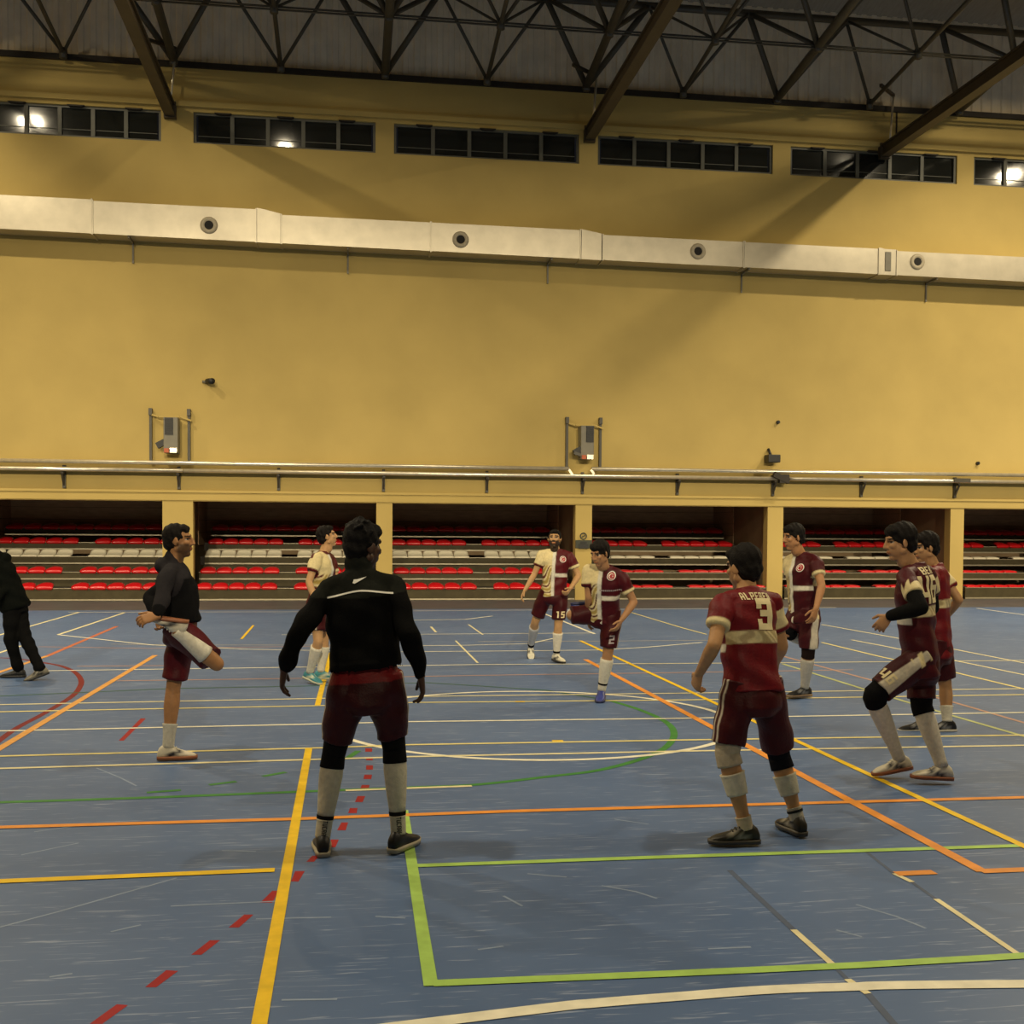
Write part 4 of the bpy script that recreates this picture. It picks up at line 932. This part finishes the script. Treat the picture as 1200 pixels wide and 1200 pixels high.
decal('shorts_number', bs, glyphs('46', .045, .075, .012), th-rv*.05, rv, -u, nv, M['print'], p.o)
for sd in 'LR':
    p.sock(sd, .80, 1.12, (.006, .006, .007), .018, 'knee_sleeve', 'dull', 0); p.sock(sd, 1.06, 2.0, (.66, .61, .50), .009)
p.shoes(((.74, .68, .54), (.02, .02, .03), (.7, .66, .55)), (.30, .10, .04))

Y = gy(1110, 857)
p = Person('person in red jersey and dark shoes, half hidden behind the player numbered 46', dict(S=1.78, pelvis=(1098, 752, Y), neck=(1096, 664, Y), head=(1085, 642, Y-.02), yaw=-52, look=(-88, -8), shirt=(.14, .005, .009), skin=(.44, .24, .11), hair='full', vox=.011, cvox=.011,
    armL=((1086, 704, -1), (1076, 728, 1), {}), armR=((1125, 705, -1), (1110, 722, 1), {}),
    legL=((1084, 803, -.05), (1080, 846, Y+.1), (-86, 0)), legR=((1108, 805, .05), (1110, 846, Y), (-86, 0))))
p.jersey(seed=9); p.shorts(.82, seed=10)
for sd in 'LR': p.sock(sd, 1.55, 2.0, WHITE, .007)
p.shoes(((.014, .014, .015), (.3, .3, .3)), (.62, .58, .48))

# the tall one in profile, right of the middle
Y = gy(937, 818)
p = Person('person in maroon jersey facing left with one foot lifted, between players 3 and 46', dict(S=1.85, pelvis=(942, 716, Y), neck=(940, 650, Y), head=(930, 630, Y-.04), yaw=-113, hipyaw=-105, look=(-98, -6), shirt=(.055, .003, .006), skin=(.40, .20, .09), hair='full', vox=.011, cvox=.011,
    armL=((963, 687, -1), (956, 714, -1), dict(dir=(-.2, 0, -.5))), armR=((927, 690, 1), (930, 714, 1), {}),
    legL=((947, 767, -.05), (943, 806, Y), (-105, 0)), legR=((925, 742, -.15), (950, 756, Y+.30), (60, -70))))
p.jersey(seed=11); p.emblem(-.085, .43); p.shorts(.86, (.05, .004, .007), 'panel', seed=12)
p.sock('L', 1.12, 2.0, (.55, .52, .45), .008); p.sock('R', 1.12, 2.0, (.66, .62, .52), .008); p.sock('R', .75, 1.1, BLACK, .010, 'knee_sleeve'); p.sock('L', .80, 1.08, (.02, .012, .01), .010, 'knee_sleeve')
p.shoes(((.014, .014, .016), (.2, .2, .2)), (.25, .17, .10))

# bearded player walking towards the camera
Y = gy(656, 776)
p = Person('bearded person in maroon and cream jersey walking towards the camera, far in the middle', dict(S=1.78, pelvis=(649, 694, Y), neck=(652, 645, Y), head=(650, 632, Y-.04), yaw=188, look=(198, 10), skin=(.50, .29, .13), hair='short', beard=.95, vox=.012, cvox=.012, hem=-.12,
    armL=((678, 675, 1), (668, 690, -1), dict(dir=(-.3, -.3, -.3), curl=(.7, .8, .8, .9))), armR=((625, 676, -1), (615, 692, -1), {}),
    legL=((654, 735, -.06), (652, 767, Y), (160, -3)), legR=((627, 729, -.12), (622, 758, gy(621, 771)), (186, -30))))
p.jersey(seed=13); p.emblem(-.085, .43); p.shorts(.78, seed=14)
bs = BVHTree.FromPolygons([tuple(x) for x in p.TS[0]], [tuple(x) for x in p.TS[1]])
for sd in 'L': decal('shorts_number', bs, glyphs('15', .05, .085, .015), p.hp[sd]+(p.kn[sd]-p.hp[sd])*.62, (1, 0, 0), norm(p.hp[sd]-p.kn[sd]), (0, -1, 0), M['print'], p.o)
p.sock('R', 1.18, 2.0, (.50, .50, .50), .007); p.sock('L', 1.2, 2.0, WHITE, .007)
for sd in 'LR': p.sock(sd, 1.86, 1.93, BLACK, .010, 'ankle_band')
p.shoes(((.74, .70, .55), (.05, .05, .05)), (.03, .03, .03))

# player with blue boots stretching one leg
Y = gy(703, 821)
p = Person('person in maroon jersey with blue boots balancing on one leg, right of the signed pillar', dict(S=1.76, pelvis=(707, 718, Y), neck=(709, 665, Y-.14), head=(703, 649, Y-.24), yaw=205, hipyaw=200, tilt=.12, look=(232, -18), shirt=(.065, .003, .007), skin=(.40, .21, .10), hair='full', vox=.011, cvox=.011, hem=-.16,
    armL=((743, 706, 1), (728, 727, -1), dict(dir=(-.2, 0, -.6))), armR=((690, 703, 1), (690, 722, 1), {}),
    legL=((712, 768, -.05), (705, 809, Y), (200, -6)), legR=((670, 721, -.14), (678, 715, Y+.32), (90, 4, 1))))
p.jersey(seed=15); p.emblem(-.085, .43); p.shorts(dict(R=1.04, L=.82), seed=16, stripe='double')
bv = BVHTree.FromPolygons([tuple(x) for x in p.T[0]], [tuple(x) for x in p.T[1]])
decal('lettering', bv, [((-.08+.018*i, -.008), (-.08+.018*i+.013, .008)) for i in range(12)], p.pel+p.ax*.285*p.k-p.sl*.06, -p.sl, p.ax, p.sf, M['printgrey'], p.o, step=.02)
bs = BVHTree.FromPolygons([tuple(x) for x in p.TS[0]], [tuple(x) for x in p.TS[1]])
decal('shorts_number', bs, glyphs('2', .055, .085, .015), p.hp['L']+(p.kn['L']-p.hp['L'])*.60, (1, 0, 0), norm(p.hp['L']-p.kn['L']), (0, -1, 0), M['printgrey'], p.o)
p.sock('L', 1.10, 2.0, WHITE, .008); p.sock('R', 1.06, 2.0, (.6, .57, .5), .008); p.sock('L', 1.78, 1.83, BLACK, .011, 'ankle_band')
p.shoes(((.035, .05, .26), (.02, .03, .15)), (.02, .025, .08))

# player in the cream half of the shirt, behind the man in the black jacket
Y = gy(368, 801)
p = Person('person in cream shirt with turquoise boots looking right, partly hidden by the black jacket', dict(S=1.76, pelvis=(374, 708, Y), neck=(379, 648, Y), head=(383, 629, Y), yaw=112, look=(80, 12), skin=(.52, .30, .14), hair='short', vox=.011, cvox=.011,
    armL=((398, 690, 1), (404, 708, -1), {}), armR=((362, 682, -1), (370, 706, -1), {}),
    legL=((380, 752, .0), (376, 787, Y+.12), (96, 0)), legR=((373, 752, -.12), (363, 788, Y), (135, -12))))
p.jersey(seed=17); p.shorts(.70, seed=18, stripe='double')
p.sock('R', 1.16, 2.0, WHITE, .008); p.sock('L', 1.16, 2.0, WHITE, .008)
p.shoes(((.06, .27, .32), (.62, .66, .5)), (.55, .56, .42))

# man stretching his thigh
Y = gy(204, 891)
p = Person('person in dark hooded jacket standing on one leg, pulling his foot up behind him', dict(S=1.77, pelvis=(211, 734, Y), neck=(203, 663, Y), head=(209, 634, Y), yaw=97, look=(90, 2), skin=(.40, .20, .085), hair='short', beard=.75, vox=.010, cvox=.009,
    armL=((173, 703, 1), (186, 724, -1), {}), armR=(at(190, 700, Y-.33), at(184, 722, Y-.46), dict(dir=(-1.5, .1, .35), palm=(.1, .8, -.6), thumb=(0, .3, 1), curl=(.5, .6, .6, .6))),
    legL=((203, 806, .02), (197, 876, Y), (84, 0)), legR=((254, 778, -.02), (206, 739, Y-.38), (-92, 8, 1))))
def bc(V):
    x, y, z = p.tc(V); tR, dR = p.sleeve_t(V, 'R'); c = flat((.007, .007, .008))(V); return paint(c, ((dR < .12)*(tR > -.1)*(x > .06)+(z > p.Ls/p.k-.10) > 0)*1., (.024, .022, .025))
p.jacket(bc, hood=True, hem=.04, seed=19)
bv = BVHTree.FromPolygons([tuple(x) for x in p.T[0]], [tuple(x) for x in p.T[1]])
decal('logo', bv, [((-.03, -.005), (.03, .005))], p.pel+p.ax*(p.Ls-.10)+p.sl*.03, p.sl, p.ax, -p.sf, M['printwhite'], p.o)
p.shorts(.86, (.075, .004, .008), 'white', seed=20)
p.sock('R', 1.28, 2.0, (.74, .70, .58), .009); p.sock('L', 1.60, 2.0, (.60, .57, .48), .008)
p.shoes(((.72, .66, .52), (.02, .02, .03), (.7, .66, .55)), (.33, .12, .05))

# dark figure at the left edge
Y = gy(18, 794)
p = Person('person in black tracksuit cut off by the left edge of the picture', dict(S=1.72, pelvis=(17, 708, Y), neck=(-1, 657, Y), head=(-12, 640, Y), yaw=-88, look=(-90, -8), skin=(.35, .18, .08), hair='short', vox=.012, cvox=.012,
    armL=((8, 690, -1), (-10, 706, -1), {}), armR=((10, 690, 1), (-6, 706, 1), {}),
    legL=((12, 748, -.05), (22, 785, Y), (-90, 0)), legR=((30, 748, .0), (47, 784, gy(44, 797)), (-112, -18))))
p.jacket(flat((.004, .005, .004)), hood=True, seed=21, bulk=1.06); p.trousers((.005, .005, .005))
p.shoes(((.012, .012, .012), ), (.02, .02, .02), 'L'); p.shoes(((.22, .20, .15), (.03, .03, .03)), (.03, .03, .03), 'R')
